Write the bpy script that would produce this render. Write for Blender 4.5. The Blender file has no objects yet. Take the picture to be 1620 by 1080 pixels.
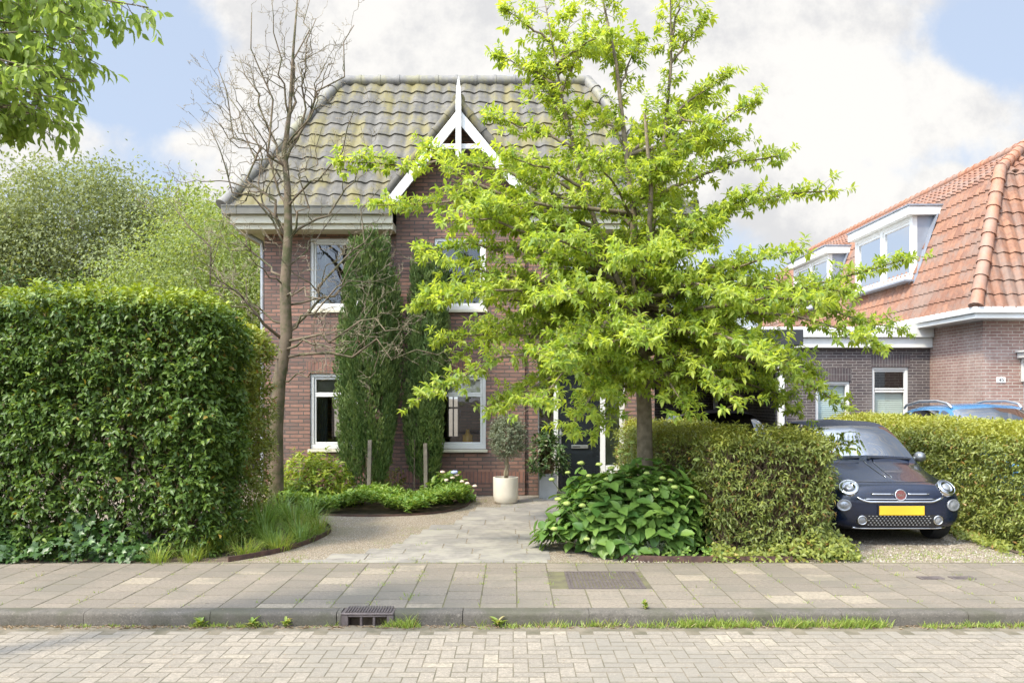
import bpy, bmesh, math, random
import numpy as np
from mathutils import Vector, Matrix
from mathutils.bvhtree import BVHTree

random.seed(7)
RNG = np.random.default_rng(11)
R = math.radians
SC = bpy.context.scene

# ------------------------------------------------------------------ camera
EYE = 1.70
cam_d = bpy.data.cameras.new("camera")
cam = bpy.data.objects.new("camera", cam_d)
SC.collection.objects.link(cam)
cam.location = (0, 0, EYE)
cam.rotation_euler = (R(90), 0, 0)
cam_d.sensor_width = 36
cam_d.lens = 36 * 1400 / 1620
cam_d.shift_x = -2 / 1620
cam_d.shift_y = 88 / 1620
cam_d.clip_end = 3000
cam_d.clip_start = 0.05
SC.camera = cam

# ------------------------------------------------------------------ light
SUN_TO = Vector((-0.46, -0.42, 0.80)).normalized()
sun_el = math.asin(SUN_TO.z)
sun_az = math.atan2(SUN_TO.x, SUN_TO.y)
sl = bpy.data.lights.new("sun", 'SUN')
sl.energy = 2.1
sl.angle = R(7)
sl.color = (1.0, 0.915, 0.76)
so = bpy.data.objects.new("sun", sl)
SC.collection.objects.link(so)
so.rotation_euler = SUN_TO.to_track_quat('Z', 'Y').to_euler()
so.location = (-10, 10, 30)

SC.view_settings.view_transform = 'Standard'
SC.view_settings.look = 'None'
SC.view_settings.exposure = 1.4
SC.view_settings.gamma = 1
SC.render.engine = 'CYCLES'
SC.cycles.use_denoising = True
SC.cycles.max_bounces = 8
SC.cycles.transparent_max_bounces = 12
SC.cycles.sample_clamp_indirect = 6
SC.cycles.caustics_reflective = False
SC.cycles.caustics_refractive = False

world = bpy.data.worlds.new("World")
SC.world = world
world.use_nodes = True


class NT:
    """small node-tree helper"""
    def __init__(s, tree):
        s.t = tree
        tree.nodes.clear()
    def n(s, kind, **kw):
        nd = s.t.nodes.new(kind)
        for k, v in kw.items():
            if k.startswith('i_'):
                nd.inputs[k[2:].replace('_', ' ')].default_value = v
            else:
                setattr(nd, k, v)
        return nd
    def link(s, a, b):
        s.t.links.new(a, b)
    def math(s, op, a, b=None, c=None, clamp=False):
        nd = s.t.nodes.new('ShaderNodeMath'); nd.operation = op; nd.use_clamp = clamp
        for i, v in enumerate((a, b, c)):
            if v is None: continue
            if isinstance(v, (int, float)): nd.inputs[i].default_value = v
            else: s.link(v, nd.inputs[i])
        return nd.outputs[0]
    def mix(s, f, a, b, blend='MIX'):
        nd = s.t.nodes.new('ShaderNodeMix'); nd.data_type = 'RGBA'; nd.blend_type = blend
        nd.clamp_factor = True
        for sock, v in ((nd.inputs[0], f), (nd.inputs[6], a), (nd.inputs[7], b)):
            if isinstance(v, (int, float)): sock.default_value = v
            elif isinstance(v, (tuple, list)): sock.default_value = (*v[:3], 1)
            else: s.link(v, sock)
        return nd.outputs[2]
    def ramp(s, f, lo, hi):
        nd = s.t.nodes.new('ShaderNodeMapRange'); nd.interpolation_type = 'SMOOTHSTEP'
        s.link(f, nd.inputs[0]); nd.inputs[1].default_value = lo; nd.inputs[2].default_value = hi
        return nd.outputs[0]
    def noise(s, vec, scale, detail=4, rough=0.55, dims='3D'):
        nd = s.t.nodes.new('ShaderNodeTexNoise'); nd.noise_dimensions = dims
        nd.inputs['Scale'].default_value = scale; nd.inputs['Detail'].default_value = detail
        nd.inputs['Roughness'].default_value = rough
        if vec is not None: s.link(vec, nd.inputs['Vector'])
        return nd.outputs[0]


# sky: Nishita with clouds laid out on directions of the dome
nt = NT(world.node_tree)
sky = nt.n('ShaderNodeTexSky', sky_type='NISHITA', sun_disc=False, sun_elevation=sun_el, sun_rotation=sun_az,
           air_density=1.0, dust_density=1.2, ozone_density=1.0, altitude=0)
tc = nt.n('ShaderNodeTexCoord')
sep = nt.n('ShaderNodeSeparateXYZ'); nt.link(tc.outputs['Generated'], sep.inputs[0])
ysafe = nt.math('MAXIMUM', nt.math('ABSOLUTE', sep.outputs[1]), 0.08)
su = nt.math('DIVIDE', sep.outputs[0], ysafe)
sv = nt.math('DIVIDE', sep.outputs[2], ysafe)
cuv = nt.n('ShaderNodeCombineXYZ'); nt.link(su, cuv.inputs[0]); nt.link(sv, cuv.inputs[1])
nt.link(nt.math('MULTIPLY', nt.math('SIGN', sep.outputs[1]), 3.0), cuv.inputs[2])
front = nt.ramp(sep.outputs[1], 0.15, 0.35)

def blob(px, py, rx, ry, amp):
    c = ((px - 812) / 1400, (628 - py) / 1400)
    a = nt.math('DIVIDE', nt.math('SUBTRACT', su, c[0]), rx / 1400)
    b = nt.math('DIVIDE', nt.math('SUBTRACT', sv, c[1]), ry / 1400)
    d2 = nt.math('ADD', nt.math('MULTIPLY', a, a), nt.math('MULTIPLY', b, b))
    return nt.math('MULTIPLY', nt.math('EXPONENT', nt.math('MULTIPLY', d2, -1.0)), amp)

SKY_BLOBS = [(620, 20, 260, 85, 0.55), (440, 150, 90, 70, 0.5), (300, 225, 60, 30, 0.36), (80, 215, 100, 45, 0.5),
             (1000, 140, 480, 260, 0.6), (1290, 330, 120, 70, 0.35), (1480, 165, 90, 45, 0.36), (1505, 285, 40, 22, 0.5),
             (400, 300, 90, 60, 0.35), (230, 130, 170, 120, -0.42), (600, 112, 80, 16, -0.3), (1560, 60, 90, 60, -0.4), (1450, 260, 110, 50, -0.25),
             (60, 120, 200, 100, -.1)]
tot = None
for bargs in SKY_BLOBS:
    o = blob(*bargs)
    tot = o if tot is None else nt.math('ADD', tot, o)
tot = nt.math('MULTIPLY', tot, front)
n1 = nt.noise(cuv.outputs[0], 5.2, 12, 0.6)
n2 = nt.noise(cuv.outputs[0], 1.3, 3, 0.5)
dens = nt.math('ADD', nt.math('ADD', nt.math('MULTIPLY', n1, 1.25), nt.math('MULTIPLY', n2, 0.25)), tot)
cmask = nt.ramp(dens, 0.70, 1.0)
shade = nt.ramp(nt.noise(cuv.outputs[0], 4.6, 10, 0.66), 0.40, 0.58)
ccol = nt.mix(shade, (2.95, 2.95, 3.0), (3.85, 3.78, 3.66))
sky_soft = nt.mix(0.85, sky.outputs[0], (2.3, 2.7, 3.4))
# sky and clouds boosted towards the sun behind the camera, added as fill
sdot = nt.n('ShaderNodeVectorMath', operation='DOT_PRODUCT'); nt.link(tc.outputs['Generated'], sdot.inputs[0]); sdot.inputs[1].default_value = SUN_TO
glow = nt.math('ADD', nt.math('MULTIPLY', nt.ramp(sdot.outputs['Value'], 0.15, 1.0), 4.0), 1.0)
scol0 = nt.mix(cmask, sky_soft, ccol)
vm = nt.n('ShaderNodeVectorMath', operation='SCALE'); nt.link(scol0, vm.inputs[0]); nt.link(glow, vm.inputs['Scale'])
scol = vm.outputs[0]
bg = nt.n('ShaderNodeBackground'); nt.link(scol, bg.inputs[0]); bg.inputs[1].default_value = 0.10
wo = nt.n('ShaderNodeOutputWorld'); nt.link(bg.outputs[0], wo.inputs[0])


# ------------------------------------------------------------------ helpers
def W(px, py, d):
    """a point seen at pixel (px, py) of the survey photograph standing d metres away"""
    return Vector(((px - 812) * d / 1400, d, EYE - (py - 628) * d / 1400))

def tag(o, label=None, cat=None, group=None, kind=None):
    if label: o['label'] = label
    if cat: o['category'] = cat
    if group: o['group'] = group
    if kind: o['kind'] = kind
    return o

def empty(name, loc=(0, 0, 0), rz=0):
    o = bpy.data.objects.new(name, None)
    o.empty_display_size = 0.2
    SC.collection.objects.link(o)
    o.location = loc; o.rotation_euler = (0, 0, rz)
    return o

def link_mesh(name, me, mat, parent=None, smooth=False, loc=None):
    o = bpy.data.objects.new(name, me)
    SC.collection.objects.link(o)
    for m in (mat if isinstance(mat, (list, tuple)) else [mat]):
        if m is not None: me.materials.append(m)
    if parent is not None: o.parent = parent
    if loc is not None: o.location = loc
    if smooth:
        me.polygons.foreach_set('use_smooth', np.ones(len(me.polygons), dtype=bool))
    return o

def frames(pts):
    """parallel-transport frames"""
    pts = [Vector(p) for p in pts]
    T = []
    for i in range(len(pts)):
        a = pts[max(i - 1, 0)]; b = pts[min(i + 1, len(pts) - 1)]
        t = (b - a)
        T.append(t.normalized() if t.length > 1e-9 else Vector((0, 0, 1)))
    u = T[0].orthogonal().normalized()
    out = []
    for t in T:
        u = (u - t * u.dot(t))
        u = u.normalized() if u.length > 1e-6 else t.orthogonal().normalized()
        out.append((u, t.cross(u)))
    return out

class MB:
    def __init__(s):
        s.v = []; s.f = []; s.m = []
    def add(s, vs, fs, m=0):
        b = len(s.v)
        s.v.extend([tuple(v) for v in vs])
        for f in fs:
            s.f.append([b + i for i in f]); s.m.append(m)
        return s
    def box(s, x0, x1, y0, y1, z0, z1, m=0):
        vs = [(x, y, z) for z in (z0, z1) for y in (y0, y1) for x in (x0, x1)]
        return s.add(vs, [(0, 2, 3, 1), (4, 5, 7, 6), (0, 1, 5, 4), (2, 6, 7, 3), (0, 4, 6, 2), (1, 3, 7, 5)], m)
    def bar(s, a, b, w, h, up=(0, 0, 1), m=0):
        """box beam from a to b, w across, h along up"""
        a = Vector(a); b = Vector(b); t = (b - a).normalized()
        up = Vector(up); sd = t.cross(up)
        sd = sd.normalized() if sd.length > 1e-6 else t.orthogonal().normalized()
        u = sd.cross(t).normalized()
        vs = []
        for p in (a, b):
            for q in ((-1, -1), (1, -1), (1, 1), (-1, 1)):
                vs.append(p + sd * (q[0] * w / 2) + u * (q[1] * h / 2))
        return s.add(vs, [(3, 2, 1, 0), (4, 5, 6, 7), (0, 1, 5, 4), (1, 2, 6, 5), (2, 3, 7, 6), (3, 0, 4, 7)], m)
    def quad(s, a, b, c, d, m=0):
        return s.add([a, b, c, d], [(0, 1, 2, 3)], m)
    def tube(s, pts, rad, n=6, cap=True, m=0):
        pts = [Vector(p) for p in pts]
        if isinstance(rad, (int, float)): rad = [rad] * len(pts)
        fr = frames(pts)
        vs = []
        for p, r, (u, w) in zip(pts, rad, fr):
            for k in range(n):
                a = 2 * math.pi * k / n
                vs.append(p + u * (math.cos(a) * r) + w * (math.sin(a) * r))
        fs = []
        for i in range(len(pts) - 1):
            for k in range(n):
                k2 = (k + 1) % n
                fs.append((i * n + k, i * n + k2, (i + 1) * n + k2, (i + 1) * n + k))
        if cap:
            fs.append(tuple(range(n))[::-1]); fs.append(tuple((len(pts) - 1) * n + k for k in range(n)))
        return s.add(vs, fs, m)
    def lathe(s, prof, n=24, c=(0, 0, 0), axis='z', m=0):
        """profile of (r, h) revolved"""
        vs = []
        for r, h in prof:
            for k in range(n):
                a = 2 * math.pi * k / n
                p = (r * math.cos(a), r * math.sin(a), h)
                if axis == 'y': p = (p[0], p[2], p[1])
                if axis == 'x': p = (p[2], p[0], p[1])
                vs.append((p[0] + c[0], p[1] + c[1], p[2] + c[2]))
        fs = []
        for i in range(len(prof) - 1):
            for k in range(n):
                k2 = (k + 1) % n
                q = (i * n + k, i * n + k2, (i + 1) * n + k2, (i + 1) * n + k)
                fs.append(q[::-1] if axis == 'y' else q)
        return s.add(vs, fs, m)
    def prism(s, poly, y0, y1, m=0):
        """(x, z) polygon pushed along y"""
        n = len(poly)
        vs = [(x, y0, z) for x, z in poly] + [(x, y1, z) for x, z in poly]
        fs = [tuple(range(n)), tuple(range(n, 2 * n))[::-1]]
        for i in range(n):
            j = (i + 1) % n
            fs.append((i, i + n, j + n, j))
        return s.add(vs, fs, m)
    def build(s, name, mat, parent=None, smooth=False, bevel=0, loc=None, auto=None, segs=2):
        me = bpy.data.meshes.new(name)
        me.from_pydata(s.v, [], s.f)
        if any(s.m): me.polygons.foreach_set('material_index', s.m)
        me.validate()
        bm = bmesh.new(); bm.from_mesh(me)
        bmesh.ops.recalc_face_normals(bm, faces=bm.faces); bm.to_mesh(me); bm.free()
        o = link_mesh(name, me, mat, parent, smooth or auto is not None, loc)
        if auto is not None:
            me.set_sharp_from_angle(angle=R(auto))
        if bevel:
            md = o.modifiers.new('bevel', 'BEVEL'); md.width = bevel; md.segments = segs
            md.limit_method = 'ANGLE'; md.angle_limit = R(40)
        return o

def np_mesh(name, V, faces, mat, parent=None, smooth=False, attrs=None, loc=None):
    """V (n,3); faces: list of int arrays (k, m)"""
    me = bpy.data.meshes.new(name)
    V = np.asarray(V, dtype=np.float32)
    me.vertices.add(len(V)); me.vertices.foreach_set('co', V.ravel())
    loops = np.concatenate([f.ravel() for f in faces]).astype(np.int32)
    sizes = np.concatenate([np.full(len(f), f.shape[1]) for f in faces])
    start = np.concatenate([[0], np.cumsum(sizes)[:-1]]).astype(np.int32)
    me.loops.add(len(loops)); me.loops.foreach_set('vertex_index', loops)
    me.polygons.add(len(sizes)); me.polygons.foreach_set('loop_start', start)
    me.update(calc_edges=True)
    for k, a in (attrs or {}).items():
        at = me.attributes.new(k, 'FLOAT', 'POINT'); at.data.foreach_set('value', np.asarray(a, dtype=np.float32))
    return link_mesh(name, me, mat, parent, smooth, loc)

def nrm(a):
    return a / np.maximum(np.linalg.norm(a, axis=-1, keepdims=True), 1e-9)

TPL = {
    'leaf': (np.array([(0, 0, 0), (.35, 0, -.03), (.7, 0, -.04), (1, 0, -.16), (.3, .5, .07), (.68, .36, .03), (.3, -.5, .07), (.68, -.36, .03)], float),
             [np.array([(0, 6, 1), (0, 1, 4), (2, 7, 3), (2, 3, 5)]), np.array([(1, 6, 7, 2), (1, 2, 5, 4)])]),
    'quad': (np.array([(0, 0, 0), (.45, .5, .1), (1, 0, -.1), (.45, -.5, .1)], float), [np.array([(0, 3, 2), (0, 2, 1)])]),
    'round': (np.array([(0, 0, 0), (.5, 0, -.05), (1, 0, -.2), (.05, .3, .03), (.4, .5, .06), (.78, .3, -.02), (.05, -.3, .03), (.4, -.5, .06), (.78, -.3, -.02), (-.06, .12, 0), (-.06, -.12, 0)], float),
              [np.array([(0, 3, 9), (0, 10, 6)]), np.array([(0, 1, 4, 3), (1, 2, 5, 4), (0, 6, 7, 1), (1, 7, 8, 2)])]),
    'ivy': (np.array([(0, 0, 0), (.45, 0, -.05), (1, 0, -.2), (.55, .26, .02), (.5, .56, -.05), (.2, .3, .04), (-.1, .3, 0), (.55, -.26, .02), (.5, -.56, -.05), (.2, -.3, .04), (-.1, -.3, 0)], float),
            [np.array([(1, 2, 3), (1, 7, 2), (0, 5, 6), (0, 10, 9)]), np.array([(1, 3, 4, 5), (1, 9, 8, 7)]), np.array([(0, 1, 5), (0, 9, 1)])]),
    'blade': (np.array([(0, .5, 0), (0, -.5, 0), (.35, .42, .04), (.35, -.42, .04), (.7, .28, 0), (.7, -.28, 0), (1, 0, -.12)], float),
              [np.array([(0, 1, 3, 2), (2, 3, 5, 4)]), np.array([(4, 5, 6)])]),
}

def leaves(name, P, D, N, L, Wd, mat, parent=None, tpl='leaf', attrs=None, smooth=False, loc=None):
    P = np.asarray(P, float); D = nrm(np.asarray(D, float)); N = np.asarray(N, float)
    S = nrm(np.cross(N, D)); N = np.cross(D, S)
    tv, tf = TPL[tpl]
    L = np.broadcast_to(np.asarray(L, float), (len(P),)); Wd = np.broadcast_to(np.asarray(Wd, float), (len(P),))
    V = (P[:, None, :] + D[:, None, :] * (tv[None, :, 0] * L[:, None])[..., None]
         + S[:, None, :] * (tv[None, :, 1] * Wd[:, None])[..., None]
         + N[:, None, :] * (tv[None, :, 2] * L[:, None])[..., None])
    k = len(tv); off = (np.arange(len(P)) * k)
    faces = [(f[None] + off[:, None, None]).reshape(-1, f.shape[1]) for f in tf]
    at = {a: np.repeat(v, k) for a, v in (attrs or {}).items()}
    return np_mesh(name, V.reshape(-1, 3), faces, mat, parent, smooth, at, loc)

def twig_mesh(name, A, B, r0, r1, mat, parent=None):
    """many thin 3-sided twigs from A to B"""
    A = np.asarray(A, float); B = np.asarray(B, float)
    t = nrm(B - A); ref = np.where(np.abs(t[:, 2:3]) > .9, np.array([[1., 0, 0]]), np.array([[0, 0, 1.]]))
    u = nrm(np.cross(t, ref)); w = np.cross(t, u)
    V = []
    for k in range(3):
        a = 2 * math.pi * k / 3
        o = u * math.cos(a) + w * math.sin(a)
        V.append(A + o * r0); V.append(B + o * r1)
    V = np.stack(V, 1); off = np.arange(len(A)) * 6
    f = np.array([(0, 2, 3, 1), (2, 4, 5, 3), (4, 0, 1, 5)])
    return np_mesh(name, V.reshape(-1, 3), [(f[None] + off[:, None, None]).reshape(-1, 4)], mat, parent)

def rnd(n, a=-1., b=1.):
    return RNG.uniform(a, b, (n, 3))

def shoot_leaves(P, D, slen, k, leafL, up=0.5, spread=0.9, droop=0.3):
    """k leaves along shoots of length slen starting at P heading D; returns leaf P, D, N, index of shoot"""
    n = len(P); D = nrm(D)
    ref = nrm(rnd(n)); U = nrm(np.cross(D, ref)); V = np.cross(D, U)
    LP, LD, LN, LI = [], [], [], []
    sl_ = np.broadcast_to(np.asarray(slen, float), (n,))
    for j in range(k):
        t = (j + .6) / k
        a = j * 2.4 + RNG.uniform(-.5, .5, n)
        side = U * np.cos(a)[:, None] + V * np.sin(a)[:, None]
        d = D * (0.35 + .5 * t) + side * spread + np.array([0, 0, -droop]) + rnd(n) * .25
        LP.append(P + D * (sl_ * t)[:, None]); LD.append(d)
        LN.append(np.array([0, 0, up]) + D * .25 + side * -.2 + rnd(n) * .45)
        LI.append(np.arange(n))
    return np.concatenate(LP), np.concatenate(LD), np.concatenate(LN), np.concatenate(LI)


# ------------------------------------------------------------------ materials
def new_mat(name):
    m = bpy.data.materials.new(name); m.use_nodes = True
    t = NT(m.node_tree)
    out = t.n('ShaderNodeOutputMaterial')
    b = t.n('ShaderNodeBsdfPrincipled')
    t.link(b.outputs[0], out.inputs[0])
    return m, t, b, out

def setc(t, b, sock, v):
    if isinstance(v, (tuple, list)): b.inputs[sock].default_value = (*v[:3], 1)
    elif isinstance(v, (int, float)): b.inputs[sock].default_value = v
    else: t.link(v, b.inputs[sock])

def bump(t, b, h, strength=.3, dist=.01):
    bp = t.n('ShaderNodeBump'); bp.inputs['Strength'].default_value = strength; bp.inputs['Distance'].default_value = dist
    t.link(h, bp.inputs['Height']); t.link(bp.outputs[0], b.inputs['Normal'])

def nmat(name, c1, c2=None, scale=6, rough=.6, bs=0., bscale=None, metal=0., spec=None, lo=.3, hi=.7, detail=6, coat=0):
    m, t, b, out = new_mat(name)
    c2 = c2 or tuple(x * .78 for x in c1)
    tcn = t.n('ShaderNodeTexCoord')
    n = t.noise(tcn.outputs['Object'], scale, detail)
    setc(t, b, 'Base Color', t.mix(t.ramp(n, lo, hi), c2, c1))
    b.inputs['Roughness'].default_value = rough; b.inputs['Metallic'].default_value = metal
    if coat: b.inputs['Coat Weight'].default_value = coat; b.inputs['Coat Roughness'].default_value = .04
    if spec is not None: b.inputs['Specular IOR Level'].default_value = spec
    if bs:
        bump(t, b, t.noise(tcn.outputs['Object'], bscale or scale * 4, 5), bs, .01)
    return m

def leaf_mat(name, dark, light, young=None, trans=.35, rough=.45, tcol=None, spec=.4, odd=None, odd_at=.93):
    m, t, b, out = new_mat(name)
    g = t.n('ShaderNodeNewGeometry')
    f = g.outputs['Random Per Island']
    col = t.mix(f, dark, light)
    if odd is not None:
        col = t.mix(t.math('GREATER_THAN', t.math('FRACT', t.math('MULTIPLY', f, 37.7)), odd_at), col, odd)
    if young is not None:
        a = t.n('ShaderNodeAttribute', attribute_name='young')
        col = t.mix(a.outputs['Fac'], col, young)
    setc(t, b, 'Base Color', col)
    b.inputs['Roughness'].default_value = rough
    b.inputs['Specular IOR Level'].default_value = spec
    tr = t.n('ShaderNodeBsdfTranslucent')
    t.link(t.mix(1.0, col, tcol or (1.5, 1.45, .55), 'MULTIPLY'), tr.inputs[0])
    mx = t.n('ShaderNodeMixShader'); mx.inputs[0].default_value = trans
    t.link(b.outputs[0], mx.inputs[1]); t.link(tr.outputs[0], mx.inputs[2])
    t.link(mx.outputs[0], out.inputs[0])
    return m

def glass_mat(name, tint=(.85, .92, .9), refl=.9, ior=1.9):
    m = bpy.data.materials.new(name); m.use_nodes = True
    t = NT(m.node_tree)
    out = t.n('ShaderNodeOutputMaterial')
    tr = t.n('ShaderNodeBsdfTransparent'); tr.inputs[0].default_value = (*tint, 1)
    gl = t.n('ShaderNodeBsdfGlossy'); gl.inputs['Roughness'].default_value = .015; gl.inputs[0].default_value = (refl, refl, refl, 1)
    fr = t.n('ShaderNodeFresnel'); fr.inputs[0].default_value = ior
    tcn = t.n('ShaderNodeTexCoord')
    bp = t.n('ShaderNodeBump'); bp.inputs['Strength'].default_value = .04; bp.inputs['Distance'].default_value = .02
    t.link(t.noise(tcn.outputs['Object'], 2.2, 2), bp.inputs['Height']); t.link(bp.outputs[0], gl.inputs['Normal'])
    mx = t.n('ShaderNodeMixShader'); t.link(fr.outputs[0], mx.inputs[0])
    t.link(tr.outputs[0], mx.inputs[1]); t.link(gl.outputs[0], mx.inputs[2]); t.link(mx.outputs[0], out.inputs[0])
    return m

def brick_mat(name, c1, c2, mortar, bw=.215, rh=.065, ms=.01, vertical=False, dark=None, rough=.85, bs=.6, bias=0.):
    m, t, b, out = new_mat(name)
    tcn = t.n('ShaderNodeTexCoord')
    sp = t.n('ShaderNodeSeparateXYZ'); t.link(tcn.outputs['Object'], sp.inputs[0])
    u = t.math('ADD', sp.outputs[0], sp.outputs[1])
    cb = t.n('ShaderNodeCombineXYZ')
    wob = t.math('MULTIPLY', t.math('SUBTRACT', t.noise(tcn.outputs['Object'], 9, 2), .5), .008)
    z = t.math('ADD', sp.outputs[2], wob)
    if vertical: t.link(z, cb.inputs[0]); t.link(u, cb.inputs[1])
    else: t.link(u, cb.inputs[0]); t.link(z, cb.inputs[1])
    br = t.n('ShaderNodeTexBrick', offset=.37 if not vertical else 0)
    t.link(cb.outputs[0], br.inputs['Vector'])
    br.inputs['Scale'].default_value = 1; br.inputs['Brick Width'].default_value = bw; br.inputs['Row Height'].default_value = rh
    br.inputs['Mortar Size'].default_value = ms; br.inputs['Mortar Smooth'].default_value = .25; br.inputs['Bias'].default_value = bias
    br.inputs['Color1'].default_value = (*c1, 1); br.inputs['Color2'].default_value = (*c2, 1); br.inputs['Mortar'].default_value = (*mortar, 1)
    col = br.outputs['Color']
    n = t.noise(tcn.outputs['Object'], 14, 4)
    col = t.mix(t.math('MULTIPLY', t.ramp(n, .35, .75), .45), col, tuple(x * .55 for x in c1))
    nl = t.noise(tcn.outputs['Object'], 1.1, 3)
    col = t.mix(t.math('MULTIPLY', t.ramp(nl, .4, .75), .25), col, dark or tuple(x * 1.5 for x in mortar))
    setc(t, b, 'Base Color', col); b.inputs['Roughness'].default_value = rough
    h = t.math('SUBTRACT', t.math('MULTIPLY', t.noise(tcn.outputs['Object'], 45, 3), .4), t.math('MULTIPLY', br.outputs['Fac'], 1.0))
    bump(t, b, h, bs, .012)
    return m

M = {}
M['brick'] = brick_mat('brown_brick', (.33, .175, .125), (.15, .095, .08), (.10, .088, .075), bw=.235, rh=.066, ms=.010, bs=1.0)
M['brick_soldier'] = brick_mat('soldier_brick', (.30, .145, .10), (.2, .10, .075), (.10, .09, .08), bw=.215, rh=.066, ms=.007, vertical=True)
M['brick_pink'] = brick_mat('pink_brick', (.33, .2, .165), (.25, .14, .115), (.42, .38, .33), bw=.22, rh=.0625, ms=.009)
M['brick_dark'] = brick_mat('dark_brick', (.095, .072, .07), (.06, .048, .052), (.26, .24, .22), bw=.22, rh=.0625, ms=.008)
M['brick_dark_soldier'] = brick_mat('dark_soldier_brick', (.095, .07, .07), (.055, .045, .05), (.2, .19, .18), bw=.22, rh=.0625, ms=.006, vertical=True)
M['white'] = nmat('white_paint', (.72, .72, .69), (.66, .65, .61), 3, .35)
M['cream'] = nmat('cream_paint', (.66, .62, .48), (.58, .54, .41), 2, .45)
M['zinc'] = nmat('zinc', (.42, .43, .44), (.33, .34, .35), 4, .45, metal=.5)
M['lead'] = nmat('lead_sheet', (.30, .32, .36), (.24, .26, .30), 3, .5, metal=.3)
M['black_paint'] = nmat('black_door_paint', (.012, .016, .02), (.01, .012, .015), 4, .25, spec=.5)
M['dark_inside'] = nmat('dark_interior', (.05, .045, .04), (.035, .03, .03), 2, .9)
M['glass'] = glass_mat('window_glass')
M['steel'] = nmat('brushed_steel', (.6, .6, .6), (.5, .5, .5), 20, .3, metal=.9)
M['corten'] = nmat('corten_steel', (.12, .065, .045), (.06, .035, .028), 12, .8, bs=.2)
M['iron'] = nmat('cast_iron', (.16, .13, .12), (.10, .08, .075), 20, .65, metal=.3, bs=.2)
M['soil'] = nmat('garden_soil', (.16, .115, .075), (.075, .055, .04), 9, .95, bs=.8, bscale=40)
M['wood_grey'] = nmat('grey_wood', (.22, .19, .15), (.14, .12, .095), 15, .85, bs=.3)
M['bark_bare'] = nmat('mossy_bark', (.155, .115, .075), (.075, .075, .03), 7, .9, bs=.9, bscale=35, lo=.35, hi=.6)
M['bark_twig'] = nmat('twig_bark', (.34, .285, .20), (.20, .17, .10), 5, .9)
M['bark_green'] = nmat('tree_bark', (.21, .165, .11), (.11, .09, .055), 12, .9, bs=.8, bscale=45)
M['twig_brown'] = nmat('hedge_twig', (.19, .13, .075), (.10, .07, .04), 6, .9)
M['pot_cream'] = nmat('cream_pot', (.72, .66, .55), (.66, .6, .49), 5, .55)
M['blind'] = nmat('blind_fabric', (.60, .62, .57), (.55, .57, .52), 2, .8)
# ------------------------------------------------------------------ ground, road, pavement
def island_mat(name, c1, c2, rough=.85, odd=None, odd_at=.94, nscale=30, bs=.5, stain=None, stain_scale=.9, speck=0.):
    m, t, b, out = new_mat(name)
    g = t.n('ShaderNodeNewGeometry'); f = g.outputs['Random Per Island']
    tcn = t.n('ShaderNodeTexCoord')
    col = t.mix(f, c1, c2)
    if odd: col = t.mix(t.math('GREATER_THAN', t.math('FRACT', t.math('MULTIPLY', f, 53.3)), odd_at), col, odd)
    n = t.noise(tcn.outputs['Object'], nscale, 6, .7)
    col = t.mix(t.math('MULTIPLY', t.ramp(n, .36, .68), .7), col, tuple(x * .55 for x in c1))
    if speck:
        n3 = t.noise(tcn.outputs['Object'], 75, 3, .7)
        col = t.mix(t.math('MULTIPLY', t.ramp(n3, .56, .7), speck), col, tuple(min(1, x * 1.9) for x in c1))
        col = t.mix(t.math('MULTIPLY', t.ramp(n3, .44, .3), speck), col, tuple(x * .35 for x in c1))
    if stain:
        n2 = t.noise(tcn.outputs['Object'], stain_scale, 5, .6)
        col = t.mix(t.math('MULTIPLY', t.ramp(n2, .46, .62), .65), col, stain)
    setc(t, b, 'Base Color', col); b.inputs['Roughness'].default_value = rough
    bump(t, b, t.noise(tcn.outputs['Object'], nscale * 4, 4), bs, .004)
    return m

M['clinker'] = island_mat('road_clinker', (.30, .258, .20), (.225, .196, .155), odd=(.33, .285, .215), odd_at=.96, stain=(.20, .18, .145), speck=.45)
M['road_bed'] = nmat('road_joint_sand', (.18, .15, .105), (.10, .088, .055), 7, .95, bs=.4, bscale=60)
M['slab'] = island_mat('pavement_slab', (.25, .208, .157), (.18, .152, .117), odd=(.32, .268, .195), odd_at=.95, stain=(.15, .132, .10), stain_scale=1.3, speck=.35)
M['slab_bed'] = nmat('mossy_joint', (.14, .13, .06), (.09, .075, .05), 5, .95, bs=.4, bscale=60)
M['bluestone'] = island_mat('bluestone_slab', (.29, .262, .222), (.21, .195, .17), rough=.7, nscale=9, bs=.25, stain=(.34, .31, .25), stain_scale=2.2)
M['kerb'] = island_mat('kerb_concrete', (.125, .11, .088), (.098, .086, .07), nscale=14, bs=1.0, stain=(.065, .064, .036), stain_scale=2.2, speck=.75)  # dark tone and stain carry the kerb face's shade as well as real moss

def gravel_material():
    m, t, b, out = new_mat('fine_gravel')
    tcn = t.n('ShaderNodeTexCoord')
    v = t.n('ShaderNodeTexVoronoi'); t.link(tcn.outputs['Object'], v.inputs['Vector']); v.inputs['Scale'].default_value = 75
    sp = t.n('ShaderNodeSeparateColor'); t.link(v.outputs['Color'], sp.inputs[0])
    col = t.mix(sp.outputs[0], (.47, .39, .275), (.30, .24, .165))
    col = t.mix(t.math('GREATER_THAN', sp.outputs[1], .86), col, (.56, .52, .45))
    col = t.mix(t.ramp(v.outputs['Distance'], .35, .75), col, (.17, .13, .09))
    n = t.noise(tcn.outputs['Object'], 1.7, 5)
    col = t.mix(t.math('MULTIPLY', t.ramp(n, .5, .75), .5), col, (.21, .20, .10))
    setc(t, b, 'Base Color', col); b.inputs['Roughness'].default_value = .9
    bump(t, b, t.math('MULTIPLY', v.outputs['Distance'], -1), .9, .02)
    return m
M['gravel'] = gravel_material()

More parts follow.
